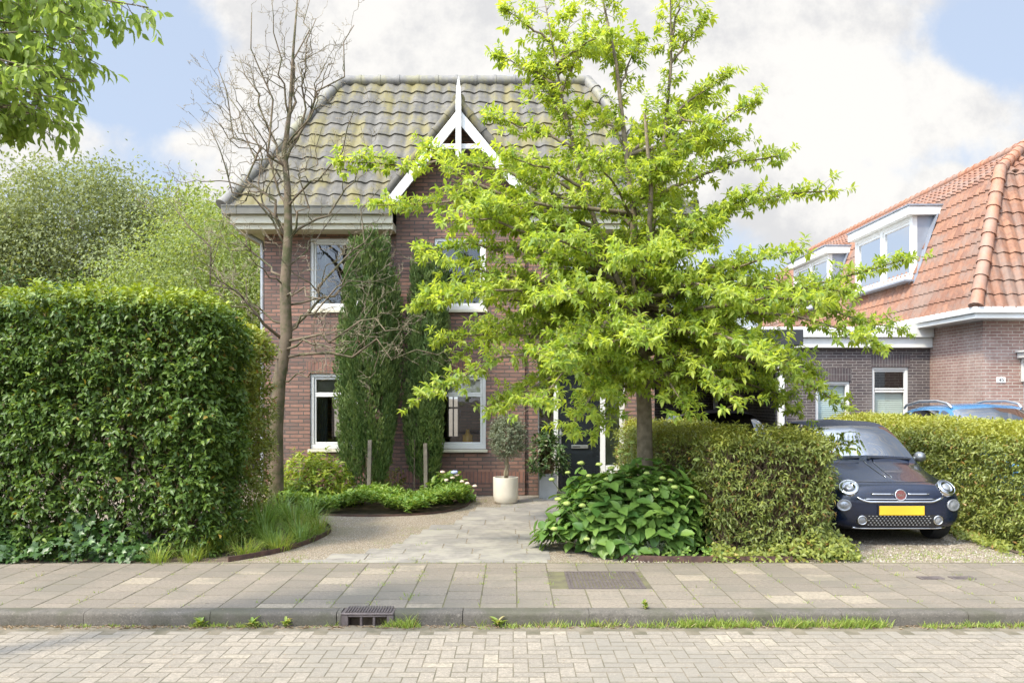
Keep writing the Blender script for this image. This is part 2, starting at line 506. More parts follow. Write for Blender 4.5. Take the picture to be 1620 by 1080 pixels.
gb = MB()
XL = 400
gb.quad((-XL, 7.1, -.03), (XL, 7.1, -.03), (XL, 900, -.03), (-XL, 900, -.03))
gb.quad((-XL, 7.1, -.16), (XL, 7.1, -.16), (XL, 7.1, -.03), (-XL, 7.1, -.03))
gb.quad((-XL, -400, -.16), (XL, -400, -.16), (XL, 7.1, -.16), (-XL, 7.1, -.16))
tag(gb.build('ground', M['soil']), kind='structure')

rb = MB(); rb.quad((-60, .6, -.1068), (60, .6, -.1068), (60, 7.02, -.1068), (-60, 7.02, -.1068))
tag(rb.build('road_bed', M['road_bed']), kind='structure')

def paver(mb, x0, x1, y0, y1, z, ch=.006, h=.012, tilt=.0015):
    t = [random.uniform(-tilt, tilt) for _ in range(4)]
    vs = [(x0, y0, z - h), (x1, y0, z - h), (x1, y1, z - h), (x0, y1, z - h),
          (x0 + ch, y0 + ch, z + t[0]), (x1 - ch, y0 + ch, z + t[1]), (x1 - ch, y1 - ch, z + t[2]), (x0 + ch, y1 - ch, z + t[3])]
    mb.add(vs, [(4, 5, 6, 7), (0, 1, 5, 4), (1, 2, 6, 5), (2, 3, 7, 6), (3, 0, 4, 7)])

rd = MB()
bw, g = .102, .0045
for i in range(-100, 101):
    for j in range(-40, 41):
        for kind in (0, 1):
            # single herringbone, bricks along and across the road
            cx = i * bw; cy = j * bw
            k = (i - j) % 4
            if kind == 0 and k == 0:
                x0, x1, y0, y1 = cx, cx + 2 * bw, cy, cy + bw
            elif kind == 1 and k == 2:
                x0, x1, y0, y1 = cx, cx + bw, cy - bw, cy + bw
            else: continue
            y0 += 4.9; y1 += 4.9
            if y0 < 3.4 or y1 > 6.93 or x0 < -8.5 or x1 > 8.5: continue
            paver(rd, x0 + g * .6, x1 - g * .6, y0 + g * 1.8, y1 - g * 1.8, -.105 + random.uniform(-.0006, .0006), .002, .004, .0006)
tag(rd.build('road', M['clinker']), kind='structure')

pb = MB(); pb.quad((-60, 7.14, -.002), (60, 7.14, -.002), (60, 9.12, -.002), (-60, 9.12, -.002))
tag(pb.build('pavement_bed', M['slab_bed']), kind='structure')
pv = MB()
GR = (.49, 1.19, 7.86, 8.64)     # manhole opening in the pavement
cols = int(20 / .302)
for c in range(-cols // 2, cols // 2):
    x0 = c * .302 + .03; x1 = x0 + .302
    y = 7.15 - (.151 if c % 2 else 0)
    while y < 9.05:
        y1 = min(y + .302, 9.07); yy = max(y, 7.15)
        if y1 - yy > .05:
            mx, my = (x0 + x1) / 2, (yy + y1) / 2
            pieces = [(yy, y1)]
            if x1 > GR[0] + .02 and x0 < GR[1] - .02:
                pieces = []
                if yy < GR[2]: pieces.append((yy, min(y1, GR[2])))
                if y1 > GR[3]: pieces.append((max(yy, GR[3]), y1))
            for a, b_ in pieces:
                if b_ - a > .03: paver(pv, x0 + .004 + random.uniform(0, .002), x1 - .004, a + .007, b_ - .007, random.uniform(-.0005, .002), .002, .006, .001)
        y += .302
tag(pv.build('pavement', M['slab']), kind='structure')

# kerb of rounded concrete stones, with a gap for the gully
kb = MB()
prof = [(7.0, -.16), (7.0, -.035), (7.004, -.018), (7.014, -.006), (7.03, 0), (7.142, .001), (7.142, -.16)]
def kerb_stone(x0, x1):
    n = max(2, int((x1 - x0) / .12)); jit = random.uniform(-.004, .004)
    vs = []; m = len(prof)
    for i in range(n + 1):
        x = x0 + (x1 - x0) * i / n
        for y, z in prof: vs.append((x, y + jit + random.uniform(-.002, .002), z + random.uniform(-.0015, .0015) + jit * .5))
    fs = []
    for i in range(n):
        for k in range(m - 1): fs.append((i * m + k, (i + 1) * m + k, (i + 1) * m + k + 1, i * m + k + 1))
    fs += [tuple(range(m)), tuple(n * m + k for k in range(m))[::-1]]
    kb.add(vs, fs)
x = -14.4
GUL = (-1.36, -.945)
while x < 14:
    a, b_ = x + .004, x + .996
    if a < GUL[1] and b_ > GUL[0]:
        if a < GUL[0]: kerb_stone(a, GUL[0] - .004)
        if b_ > GUL[1]: kerb_stone(GUL[1] + .004, b_)
    else: kerb_stone(a - .002, b_ + .002)
    x += 1.0
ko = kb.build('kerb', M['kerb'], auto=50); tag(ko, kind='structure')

# gravel round the path and on the drive
gv = MB()
gv.add([(-5, 9.1, -.004), (1.1, 9.1, -.004), (1.1, 15.9, -.004), (-9, 15.9, -.004), (-9, 9.9, -.004)], [(0, 1, 2, 3, 4)])
gv.add([(2.6, 9.1, -.012), (9, 9.1, -.012), (9, 17, -.012), (2.6, 17, -.012)], [(0, 1, 2, 3)])
tag(gv.build('gravel', M['gravel']), kind='structure')

pa = MB()
rows = [(9.1, 9.28, -2.2, .36), (9.285, 9.62, -1.98, .40), (9.625, 9.96, -1.62, .40), (9.965, 10.30, -1.4, .36), (10.305, 10.65, -1.3, .50), (10.655, 11.0, -1.28, .56),
        (11.005, 11.4, -1.17, .7), (11.405, 11.8, -1.1, .75), (11.805, 12.25, -.8, .8), (12.255, 12.7, -.72, .85), (12.705, 13.2, -.66, .9), (13.205, 13.7, -.58, .9), (13.705, 14.2, -.2, 1.3), (14.205, 14.7, -.1, 1.6), (14.705, 15.3, .1, 2.1)]
for y0, y1, xa, xb in rows:
    x = xa
    while x < xb - .02:
        w = random.choice((.42, .6, .6, .75, .9)); x1 = min(x + w, xb)
        if xb - x1 < .2: x1 = xb
        paver(pa, x + .004, x1 - .004, y0 + .004, y1 - .004, random.uniform(-.0005, .003), .003, .02, .001)
        x = x1
tag(pa.build('path', M['bluestone']), kind='structure')

# loose stones that have left the gravel, too many to count
n = 5200
px_ = RNG.uniform(-3.3, .6, n); py_ = RNG.uniform(9.12, 15.2, n)
sel = RNG.random(n) < .8
P = np.stack([px_, py_, np.full(n, -.012)], 1)
keep = (px_ < -1.05) | (py_ < 9.3) | (RNG.random(n) < .06) | (px_ > .45)
P2 = np.stack([RNG.uniform(2.7, 6, 2600), RNG.uniform(9.15, 10.6, 2600), np.full(2600, -.012)], 1)
P3 = np.stack([RNG.uniform(.3, 2.6, 700), RNG.uniform(9.1, 9.36, 700), np.full(700, -.012)], 1)
P = np.concatenate([P[keep], P2, P3])
octv = np.array([(1, 0, 0), (0, 1, 0), (-1, 0, 0), (0, -1, 0), (0, 0, .9), (0, 0, -.3)], float)
s_ = RNG.uniform(.005, .013, len(P))
V = P[:, None] + octv[None] * s_[:, None, None] * RNG.uniform(.6, 1.3, (len(P), 6, 1))
off = np.arange(len(P)) * 6
f = np.array([(0, 1, 4), (1, 2, 4), (2, 3, 4), (3, 0, 4)])
M['pebble'] = island_mat('pebble', (.48, .42, .33), (.26, .22, .17), odd=(.6, .56, .5), bs=0.1)
tag(np_mesh('loose_gravel', V.reshape(-1, 3), [(f[None] + off[:, None, None]).reshape(-1, 3)], M['pebble']), kind='stuff')

# ------------------------------------------------------------------ building helpers
def wall_holes(mb, x0, x1, z0, z1, holes, y0, y1):
    """wall facing -y from y0 (face) to y1 (back) with rectangular holes (xa, xb, za, zb)"""
    xs = sorted({x0, x1, *[h[0] for h in holes], *[h[1] for h in holes]})
    zs = sorted({z0, z1, *[h[2] for h in holes], *[h[3] for h in holes]})
    xs = [x for x in xs if x0 <= x <= x1]; zs = [z for z in zs if z0 <= z <= z1]
    inh = lambda x, z: any(h[0] < x < h[1] and h[2] < z < h[3] for h in holes)
    for i in range(len(xs) - 1):
        for j in range(len(zs) - 1):
            a, b_, c, d = xs[i], xs[i + 1], zs[j], zs[j + 1]
            if inh((a + b_) / 2, (c + d) / 2): continue
            mb.quad((a, y0, c), (b_, y0, c), (b_, y0, d), (a, y0, d)); mb.quad((b_, y1, c), (a, y1, c), (a, y1, d), (b_, y1, d))
    for a, b_, c, d in holes:
        mb.quad((a, y0, c), (a, y1, c), (a, y1, d), (a, y0, d)); mb.quad((b_, y1, c), (b_, y0, c), (b_, y0, d), (b_, y1, d))
        mb.quad((a, y0, d), (a, y1, d), (b_, y1, d), (b_, y0, d)); mb.quad((a, y0, c), (b_, y0, c), (b_, y1, c), (a, y1, c))
    mb.quad((x0, y0, z0), (x0, y0, z1), (x0, y1, z1), (x0, y1, z0)); mb.quad((x1, y0, z0), (x1, y1, z0), (x1, y1, z1), (x1, y0, z1))

def tile_plane(mb, o, U, S, N, ulen, vlen, lo, hi, skip=None, wave=.30, row=.335, amp=.021, lip=.027, per=10):
    """pantiles over o + u*U + v*S; lo(v), hi(v) give the span left after the hips"""
    o, U, S, N = Vector(o), Vector(U), Vector(S), Vector(N)
    k = 0; v = 0; n_u = int(ulen / wave * per) + 1
    while v < vlen - 1e-4:
        v2 = min(v + row, vlen)
        nn = int(ulen / wave * per) + 1
        rows_ = []
        for (vv, base, hh) in ((v - .012, v, -.012), (v - .012, v, lip), ((v + v2) / 2, (v + v2) / 2, lip * .5), (v2, v2, 0.0)):
            r_ = []
            for i in range(nn + 1):
                u = i * wave / per
                ph = (u / wave) % 1.0
                h = amp * (math.sin(2 * math.pi * ph) + .35 * math.sin(4 * math.pi * ph + .6))
                hum = .004 * math.sin(int(u / wave) * 12.9898 + k * 78.233)
                uc = min(max(u, lo(base)), hi(base))
                r_.append(o + U * uc + S * vv + N * (h + hh + (hum if hh > 0 else 0)))
            rows_.append(r_)
        b0 = len(mb.v); w_ = nn + 1
        vs = [p for r_ in rows_ for p in r_]
        fs = []
        for r_ in range(3):
            for i in range(nn):
                ua = i * wave / per; ub = ua + wave / per
                if ub <= lo(v) or ua >= hi(v): continue
                if skip is not None and skip((ua + ub) / 2, (v + v2) / 2): continue
                fs.append((r_ * w_ + i, r_ * w_ + i + 1, (r_ + 1) * w_ + i + 1, (r_ + 1) * w_ + i))
        mb.add(vs, fs)
        v = v2; k += 1

def ridge_caps(mb, a, b_, r=.125, ln=.36, n=10):
    a, b_ = Vector(a), Vector(b_); L = (b_ - a).length; t = (b_ - a) / L
    k = max(1, round(L / ln)); st = L / k
    for i in range(k):
        p = a + t * (i * st); q = a + t * ((i + 1) * st + .03)
        mb.tube([p, p + t * .05, p + t * .055, q], [r * 1.08, r * 1.08, r * .98, r * .88], n)

def make_window(root, x0, x1, z0, z1, yf, panes, name='window', sill=True, fr=.06, depth=.09, blind=None, mats=None, label=None):
    """white timber window set in a wall that faces -y; panes = list of (xa, xb, za, zb) in 0..1"""
    f = MB()
    w, h = x1 - x0, z1 - z0
    ya, yb = yf + .035, yf + .035 + depth
    f.box(x0, x1, ya, yb, z1 - fr, z1); f.box(x0, x1, ya, yb, z0, z0 + fr * 1.25)
    f.box(x0, x0 + fr, ya + .001, yb, z0 + fr * 1.25, z1 - fr); f.box(x1 - fr, x1, ya + .001, yb, z0 + fr * 1.25, z1 - fr)
    fo = f.build(name, M['white'], root, bevel=.006)
    if label: fo['label'] = label
    s = MB(); g_ = MB()
    for (a, b_, c, d) in panes:
        xa, xb, za, zb = x0 + a * w, x0 + b_ * w, z0 + c * h, z0 + d * h
        t_ = .038; y2, y3 = yf + .062, yf + .115
        s.box(xa, xb, y2, y3, zb - t_, zb); s.box(xa, xb, y2, y3, za, za + t_)
        s.box(xa, xa + t_, y2 + .001, y3 - .001, za + t_, zb - t_); s.box(xb - t_, xb, y2 + .001, y3 - .001, za + t_, zb - t_)
        g_.quad((xa + t_, yf + .085, za + t_), (xb - t_, yf + .085, za + t_), (xb - t_, yf + .085, zb - t_), (xa + t_, yf + .085, zb - t_))
    s.build('sash', M['white'], fo, bevel=.006)
    g_.build('pane', M['glass'], fo)
    if sill:
        q = MB(); q.box(x0 - .03, x1 + .03, yf - .05, yf + .034, z0 - .055, z0 - .004); q.build('sill', M['cream'], fo, bevel=.008)
    if blind:
        bl = MB(); zt, zb_ = z0 + blind[1] * h, z0 + blind[0] * h
        k = max(2, int((zt - zb_) / blind[2]))
        for i in range(k):
            za = zb_ + (zt - zb_) * i / k; zc = zb_ + (zt - zb_) * (i + 1) / k
            bl.quad((x0 + fr, yf + .15, za), (x1 - fr, yf + .15, za), (x1 - fr, yf + .165, zc), (x0 + fr, yf + .165, zc))
        bl.build('blind', M[blind[3]] if len(blind) > 3 else M['blind'], fo)
    return fo
# ------------------------------------------------------------------ roof materials
def tile_mat(name, c1, c2, moss=None, moss_amt=.6, rough=.6):
    m, t, b, out = new_mat(name)
    tcn = t.n('ShaderNodeTexCoord')
    mp = t.n('ShaderNodeMapping'); t.link(tcn.outputs['Object'], mp.inputs[0]); mp.inputs['Scale'].default_value = (1, .35, .35)
    v = t.n('ShaderNodeTexVoronoi'); t.link(tcn.outputs['Object'], v.inputs[0]); v.inputs['Scale'].default_value = 3.6
    sp = t.n('ShaderNodeSeparateColor'); t.link(v.outputs['Color'], sp.inputs[0])
    col = t.mix(sp.outputs[0], c1, c2)
    col = t.mix(t.math('MULTIPLY', t.ramp(t.noise(tcn.outputs['Object'], 12, 5), .4, .7), .5), col, tuple(x * .6 for x in c2))
    if moss:
        n = t.noise(mp.outputs[0], 3.4, 6, .62)
        n2 = t.noise(tcn.outputs['Object'], 28, 3)
        f = t.ramp(t.math('ADD', n, t.math('MULTIPLY', n2, .26)), .55, .76)
        col = t.mix(t.math('MULTIPLY', f, moss_amt), col, moss)
    setc(t, b, 'Base Color', col); b.inputs['Roughness'].default_value = rough
    bump(t, b, t.noise(tcn.outputs['Object'], 50, 4), .25, .006)
    return m
M['tile_grey'] = tile_mat('grey_pantile', (.148, .137, .116), (.102, .096, .082), (.19, .16, .045), .7, .75)
M['tile_cap'] = tile_mat('grey_ridge_tile', (.21, .20, .18), (.16, .155, .145), (.26, .24, .12), .6, .6)
M['tile_orange'] = tile_mat('orange_pantile', (.32, .155, .088), (.215, .10, .06), (.21, .16, .13), .65, .7)
M['tile_orange_cap'] = tile_mat('orange_ridge_tile', (.45, .22, .13), (.36, .16, .09), (.28, .20, .16), .6, .65)

# ------------------------------------------------------------------ the brick house in the middle
YW = 15.4                     # main facade
BX0, BX1, YB = -2.03, .20, 15.34   # middle bay, slightly forward
HX0, HX1 = -4.33, 2.46
EZ, EY = 4.87, 14.82          # eaves
XE0, XE1 = -4.88, 3.01
RY, RZ, RX0, RX1 = 17.1, 7.78, -3.30, 1.43
CXG = -.922                   # gable axis
house = empty('brick_house', (-.93, 15.4, -.02))
house_loc = Vector((-.93, 15.4, -.02))
tag(house, 'two-storey brown brick house with grey tiled hip roof and white pointed gable', 'house')
def at_house(o): o.matrix_parent_inverse = Matrix.Translation(-house_loc); return o

WINS = {  # xa, xb, za, zb
    'll': (-3.54, -2.66, .80, 2.11), 'ul': (-3.54, -2.66, 3.22, 4.46),
    'lr': (-1.37, -.475, .80, 2.11), 'ur': (-1.37, -.475, 3.22, 4.46),
    'rr': (.95, 1.75, 3.22, 4.46)}
DOOR = (.43, 1.96, -.02, 2.42)
w = MB()
wall_holes(w, HX0, BX0, -.02, 4.56, [WINS['ll'], WINS['ul']], YW, YW + .3)
wall_holes(w, BX1, HX1, -.02, 4.56, [DOOR, WINS['rr']], YW, YW + .3)
# bay wall
wall_holes(w, BX0, BX1, -.02, 4.9, [WINS['lr'], WINS['ur']], YB, YB + .3)
# gable triangle above the bay
gz0, gap = 4.9, 6.52
for yy in (YB, YB + .3):
    w.add([(BX0, yy, gz0), (BX1, yy, gz0), (BX1, yy, 5.06), (CXG, yy, gap), (BX0, yy, 5.06)], [(0, 1, 2, 3, 4)])
w.quad((HX0, YW + .3, -.02), (HX0, 19.3, -.02), (HX0, 19.3, 4.56), (HX0, YW + .3, 4.56))
w.quad((HX1, YW + .3, -.02), (HX1, 19.3, -.02), (HX1, 19.3, 4.56), (HX1, YW + .3, 4.56))
wall_holes(w, HX0 + .01, HX1 - .01, -.02, 4.56, [(-1.42, -1.17, .85, 2.15), (-3.9, -3.3, .85, 2.1), (.7, 1.5, 3.3, 4.3), (-2.6, -1.6, 3.3, 4.3)], 19, 19.3)
wo_ = at_house(w.build('wall', M['brick'], house))
for nm in ('ll', 'lr'):
    a, b_, c, d = WINS[nm]; yf = YB if nm == 'lr' else YW
    q = MB(); q.box(a - .06, b_ + .06, yf - .004, yf + .02, d + .002, d + .205); at_house(q.build('soldier_course', M['brick_soldier'], wo_))
q = MB(); q.box(HX0, BX0 - .004, YW - .004, YW + .02, .20, .41); q.box(BX0, BX1, YB - .004, YB + .02, .20, .41); at_house(q.build('soldier_course', M['brick_soldier'], wo_))
for o in (wo_,):
    for ch in o.children: ch.matrix_parent_inverse = Matrix.Identity(4)
# inner floor and partitions so the rooms read as dark rooms
q = MB(); q.box(HX0 + .02, HX1 - .02, YW + .35, 18.95, 2.6, 2.8); q.box(HX0 + .02, HX1 - .02, YW + .35, 18.95, -.025, -.015); q.box(-.2, -.1, YW + .4, 18.9, -.01, 2.59)
q.quad((HX0, YW + .32, 4.5), (HX1, YW + .32, 4.5), (HX1, 18.98, 4.5), (HX0, 18.98, 4.5))
at_house(q.build('room', nmat('plaster_room', (.22, .21, .19), (.17, .16, .15), 2, .9), house))

q = MB(); q.box(-1.31, -1.28, 19.1, 19.14, .85, 2.15); q.box(-1.42, -1.17, 19.1, 19.141, 1.45, 1.49); q.box(-1.42, -1.39, 19.1, 19.142, .85, 2.15); q.box(-1.2, -1.17, 19.1, 19.143, .85, 2.15)
at_house(q.build('rear_window_frame', M['white'], house))
# roof: front, back and hip planes of pantiles
slope = (RZ - EZ) / (RY - EY); sl_len = math.hypot(RZ - EZ, RY - EY)
rf = MB()
Sd = Vector((0, RY - EY, RZ - EZ)).normalized(); Nd = Vector((0, -(RZ - EZ), RY - EY)).normalized()
gl = lambda v: (RX0 - XE0) * v / sl_len
tile_plane(rf, (XE0, EY, EZ), (1, 0, 0), Sd, Nd, XE1 - XE0, sl_len, gl, lambda v: (XE1 - XE0) - (XE1 - RX1) * v / sl_len, skip=lambda u, v: (EZ + v * Sd.z) < 5.12 + 1.54 * (1 - abs(XE0 + u - CXG) / 1.2) - .12 and abs(XE0 + u - CXG) < 1.15)
Sb = Vector((0, -(RY - EY), RZ - EZ)).normalized(); YE2 = 2 * RY - EY
rf.quad((XE0, YE2, EZ), (RX0, RY, RZ), (RX1, RY, RZ), (XE1, YE2, EZ))
rf.add([(XE0, EY, EZ), (RX0, RY, RZ), (XE0, YE2, EZ)], [(0, 1, 2)]); rf.add([(XE1, EY, EZ), (XE1, YE2, EZ), (RX1, RY, RZ)], [(0, 1, 2)])
roof = at_house(rf.build('roof', M['tile_grey'], house, smooth=True, auto=50))
cp = MB()
ridge_caps(cp, (RX0 - .05, RY, RZ + .02), (RX1 + .05, RY, RZ + .02), .11)
hp = MB(); ridge_caps(hp, (XE0, EY, EZ + .04), (RX0, RY, RZ + .03), .11)
hp2 = MB(); ridge_caps(hp2, (XE1, EY, EZ + .04), (RX1, RY, RZ + .03), .11)
def child(o): o.matrix_parent_inverse = Matrix.Identity(4); return o
child(cp.build('ridge_cap', M['tile_cap'], roof, auto=40)); child(hp.build('hip_cap', M['tile_cap'], roof, auto=40)); child(hp2.build('hip_cap', M['tile_cap'], roof, auto=40))
ch = MB(); ch.box(-.28, .12, 17.2, 17.6, 7.5, 7.9); ch.box(-.31, .15, 17.17, 17.63, 7.9, 7.94); child(ch.build('chimney', M['zinc'], roof))

# small gable roof over the bay
def main_y(z): return EY + (z - EZ) / slope
gr = MB()
apex = Vector((CXG, 14.98, 6.66))
for sx, foot in ((-1, BX0 - .10), (1, BX1 + .14)):
    fz = 5.12
    o_ = Vector((foot, 14.98, fz))
    Sg = (Vector((CXG, 14.98, 6.66)) - o_); vl = Sg.length; Sg.normalize()
    Ng = Vector((-Sg.z * (1 if sx < 0 else -1), 0, abs(Sg.x))).normalized()
    # u runs back along y until the main roof is met
    a0 = main_y(fz) - 14.98 + .1; a1 = main_y(6.66) - 14.98 + .1
    tile_plane(gr, o_, (0, 1, 0), Sg, Ng, a1, vl, lambda v: 0, lambda v, a0=a0, a1=a1, vl=vl: a0 + (a1 - a0) * v / vl, per=8)
gro = at_house(gr.build('gable_roof', M['tile_grey'], house, smooth=True, auto=50))
vg = MB()
for foot in (BX0 - .10, BX1 + .14):
    ridge_caps(vg, (foot, 14.97, 5.17), (CXG, 14.97, 6.70), .075, .34)
ridge_caps(vg, (CXG, 14.95, 6.73), (CXG, main_y(6.7) + .1, 6.73), .1)
child(vg.build('verge_tile', M['tile_grey'], gro, auto=40))

for foot, s in ((BX0 - .06, -1), (BX1 + .10, 1)):
    q = MB()
    top = Vector((CXG, 14.93, 6.55)); ft = Vector((foot, 14.93, 5.08))
    t_ = (ft - top).normalized(); nrm_ = Vector((t_.z * s, 0, -t_.x * s)); nrm_ = nrm_ if nrm_.z < 0 else -nrm_
    d1 = nrm_ * .24
    poly = [(top.x, top.z + .02), (ft.x, ft.z + .02), (ft.x, ft.z - .20), (ft.x - s * .17, ft.z - .20), (ft.x - s * .17, ft.z - .02), (top.x, top.z - .23)]
    q.prism(poly, 14.92, 14.96)
    at_house(q.build('bargeboard', M['white'], house, bevel=.005))
q = MB(); q.bar((CXG - .42, 14.95, 5.93), (CXG + .42, 14.95, 5.93), .035, .085); at_house(q.build('collar_tie', M['white'], house, bevel=.005))
q = MB()
q.tube([(CXG, 14.90, 5.70), (CXG, 14.90, 6.62)], [.066, .066], 4); q.tube([(CXG, 14.90, 6.62), (CXG, 14.90, 6.9), (CXG, 14.90, 7.10)], [.068, .05, .006], 4)
fo_ = at_house(q.build('finial', M['white'], house))

M['gutter'] = nmat('dull_gutter', (.235, .23, .195), (.18, .175, .15), 3, .6)
# eaves: soffit, fascia and gutter on both sides of the bay
for xa, xb, side in ((XE0 + .06, BX0 - .002, -1), (BX1 + .002, XE1 - .06, 1)):
    q = MB()
    q.box(xa + .12, xb, EY + .12, YW + .01, 4.53, 4.62)
    q.box(xa + .06, xb, EY + .06, EY + .12, 4.62, 4.80)
    q.box(xa + .06, xb, EY + .12, YW + .01, 4.621, 4.66)
    at_house(q.build('eaves_box', M['cream'], house, bevel=.008))
    gt = MB()
    prof_ = [(0, 0), (-.015, .115), (-.03, .125), (-.03, .14), (.11, .14), (.10, 0)]
    vs = []
    for x in (xa - .06 if side < 0 else xa, xb if side < 0 else xb + .06):
        vs += [(x, EY - .03 + a, 4.765 + b_) for a, b_ in prof_]
    k = len(prof_); fs = [tuple(range(k)), tuple(range(k, 2 * k))[::-1]] + [(i, (i + 1) % k, (i + 1) % k + k, i + k) for i in range(k)]
    gt.add(vs, fs); at_house(gt.build('gutter', M['gutter'], house))
# side eaves returning along the left and right walls
for xs, s in ((XE0, -1), (XE1, 1)):
    q = MB(); xi = HX0 if s < 0 else HX1
    a, b_ = sorted((xs - s * .10, xi)); q.box(a, b_, YW + .011, 19, 4.54, 4.79)
    at_house(q.build('eaves_box', M['cream'], house))
    q = MB(); a, b_ = sorted((xs + s * .03, xs - s * .09)); q.box(a, b_, EY + .1, 19.2, 4.77, 4.90); at_house(q.build('gutter', M['zinc'], house))
q = MB(); q.tube([(XE0 + .06, 15.2, 4.75), (XE0 + .1, 15.3, 4.62), (HX0 - .07, 15.48, 4.4), (HX0 - .06, 15.5, 4.2), (HX0 - .06, 15.5, 0)], .04, 10); at_house(q.build('downpipe', M['zinc'], house, auto=40))

two = [(.07, .5, .72, .95), (.5, .93, .72, .95), (.07, .93, .06, .72)]
M['roman'] = nmat('roman_blind', (.48, .43, .33), (.36, .32, .25), 8, .9)
M['curtain'] = nmat('curtain', (.10, .115, .11), (.06, .07, .07), 9, .9)
for nm, bl in (('ll', (.68, .95, .09, 'roman')), ('lr', (.72, .95, .09, 'roman')), ('ul', None), ('ur', None), ('rr', None)):
    a, b_, c, d = WINS[nm]; yf = YB if nm in ('lr', 'ur') else YW
    pn = [(.07, .93, .72, .95), (.07, .93, .06, .72)] if nm == 'll' else two if nm == 'lr' else [(.07, .93, .06, .95)]
    wn = make_window(house, a, b_, c, d, yf, pn, blind=bl, label={'ll': 'ground floor window with two sashes and a raised blind', 'lr': 'ground floor window with two small panes on top', 'ul': 'upper window half hidden by the cypress', 'ur': 'upper window under the gable', 'rr': 'upper window behind the green crown'}[nm])
    at_house(wn)
    for chd in wn.children: child(chd)
    if nm in ('ul', 'ur', 'll'):
        cu = MB()
        for xa, xb in ((a + .05, a + .26), (b_ - .26, b_ - .05)):
            k = 14
            for i in range(k):
                u0 = xa + (xb - xa) * i / k; u1 = xa + (xb - xa) * (i + 1) / k
                y_0 = yf + .22 + .02 * math.sin(i * 1.9); y_1 = yf + .22 + .02 * math.sin((i + 1) * 1.9)
                cu.quad((u0, y_0, c), (u1, y_1, c), (u1, y_1, d - .05), (u0, y_0, d - .05))
        child(cu.build('curtain', M['curtain'], wn))

# porch: white frame, black door, side lights
a, b_, c, d = DOOR
yd = YW + .16
pf = MB()
posts = [(.43, .455), (.712, .79), (1.53, 1.62), (1.87, 1.96)]
for xa, xb in posts: pf.box(xa, xb, yd, yd + .09, 0.0, d - .08)
pf.box(a, b_, yd - .001, yd + .091, d - .08, d); pf.box(.455, .712, yd + .01, yd + .08, 0, .10); pf.box(1.62, 1.87, yd + .01, yd + .08, 0, .5)
at_house(pf.build('door_frame', M['white'], house, bevel=.006))
q = MB(); q.quad((.455, yd + .045, .1), (.712, yd + .045, .1), (.712, yd + .045, d - .08), (.455, yd + .045, d - .08)); at_house(q.build('side_light', M['glass'], house))
q = MB(); q.quad((1.62, yd + .045, .5), (1.87, yd + .045, .5), (1.87, yd + .045, d - .08), (1.62, yd + .045, d - .08)); q2 = at_house(q.build('side_light', M['glass'], house)); q2['label'] = 'side light with a pale grey blind behind'
q = MB(); q.quad((1.62, yd + .1, .5), (1.87, yd + .1, .5), (1.87, yd + .1, d - .1), (1.62, yd + .1, d - .1)); at_house(q.build('blind', M['blind'], house))
dr = MB(); dr.box(.793, 1.527, yd + .03, yd + .075, .04, d - .09)
for z0_, z1_ in ((.14, .74), (1.0, 1.9)):
    for k, ins in ((.0, 0), (.018, .03)):
        dr.box(.88 + ins, 1.44 - ins, yd + .03 - .008 - k * .3, yd + .0295, z0_ + ins, z1_ - ins)
door = at_house(dr.build('front_door', M['black_paint'], house, bevel=.006))
q = MB(); q.box(1.02, 1.32, yd + .008, yd + .0215, .80, .86); lb = child(q.build('letter_box', M['steel'], door, bevel=.01))
q = MB(); q.box(1.05, 1.18, yd + .004, yd + .0075, .822, .838); child(q.build('letter_slot', M['black_paint'], door))
q = MB(); q.box(.815, .845, yd + .004, yd + .0295, .88, 1.14); q.lathe([(.0, -.05), (.03, -.045), (.038, -.025), (.03, -.005), (.02, 0.0), (.02, .03)], 14, (.845, yd, 1.05), 'y'); child(q.build('handle', M['steel'], door))
q = MB(); q.box(.72, 1.6, 15.27, yd + .02, -.015, .05); at_house(q.build('doorstep', M['bluestone'], house, bevel=.01))
# small cream vent plate high on the wall
q = MB(); q.box(-4.01, -3.93, YW - .012, YW, 2.12, 2.26)
for i in range(5): q.box(-4.0, -3.94, YW - .017, YW - .0125, 2.14 + i * .022, 2.15 + i * .022)
at_house(q.build('wall_vent', M['cream'], house))

# yellow vase inside the right window
q = MB(); q.lathe([(.0, 0), (.085, 0), (.095, .03), (.09, .15), (.04, .19), (.03, .25), (.034, .26), (.022, .25), (.022, .2)], 20, (-.80, 15.52, .88))
tag(q.build('vase', nmat('yellow_glaze', (.85, .45, .03), (.7, .36, .02), 4, .2), smooth=True), 'yellow vase standing inside the lower window beside the cypress', 'vase')
q = MB(); q.box(-1.36, -.48, 15.40, 15.75, .83, .872); at_house(q.build('window_board', M['white'], house))

# carport beside the house
cpt = empty('carport', (3.6, 15.7, -.02)); tag(cpt, 'dark flat-roofed carport between the two houses with white post', 'carport')
cl = Vector((3.6, 15.7, -.02))
def at_cp(o): o.matrix_parent_inverse = Matrix.Translation(-cl); return o
q = MB(); q.box(2.48, 5.15, 15.7, 21.4, 2.62, 2.9); at_cp(q.build('flat_roof', nmat('dark_fascia', (.035, .037, .04), (.025, .025, .03), 3, .5), cpt, bevel=.01))
q = MB(); q.box(2.48, 5.15, 21.2, 21.35, -.02, 2.61); q.box(5.3 - .2, 5.15, 17.2, 21.19, -.02, 2.61); at_cp(q.build('wall', M['brick_dark'], cpt))
for px_, yy in ((4.78, 15.8), (4.78, 20.9)):
    q = MB(); q.box(px_ - .05, px_ + .05, yy - .05, yy + .05, -.02, 2.615); at_cp(q.build('post', M['white'], cpt, bevel=.008))

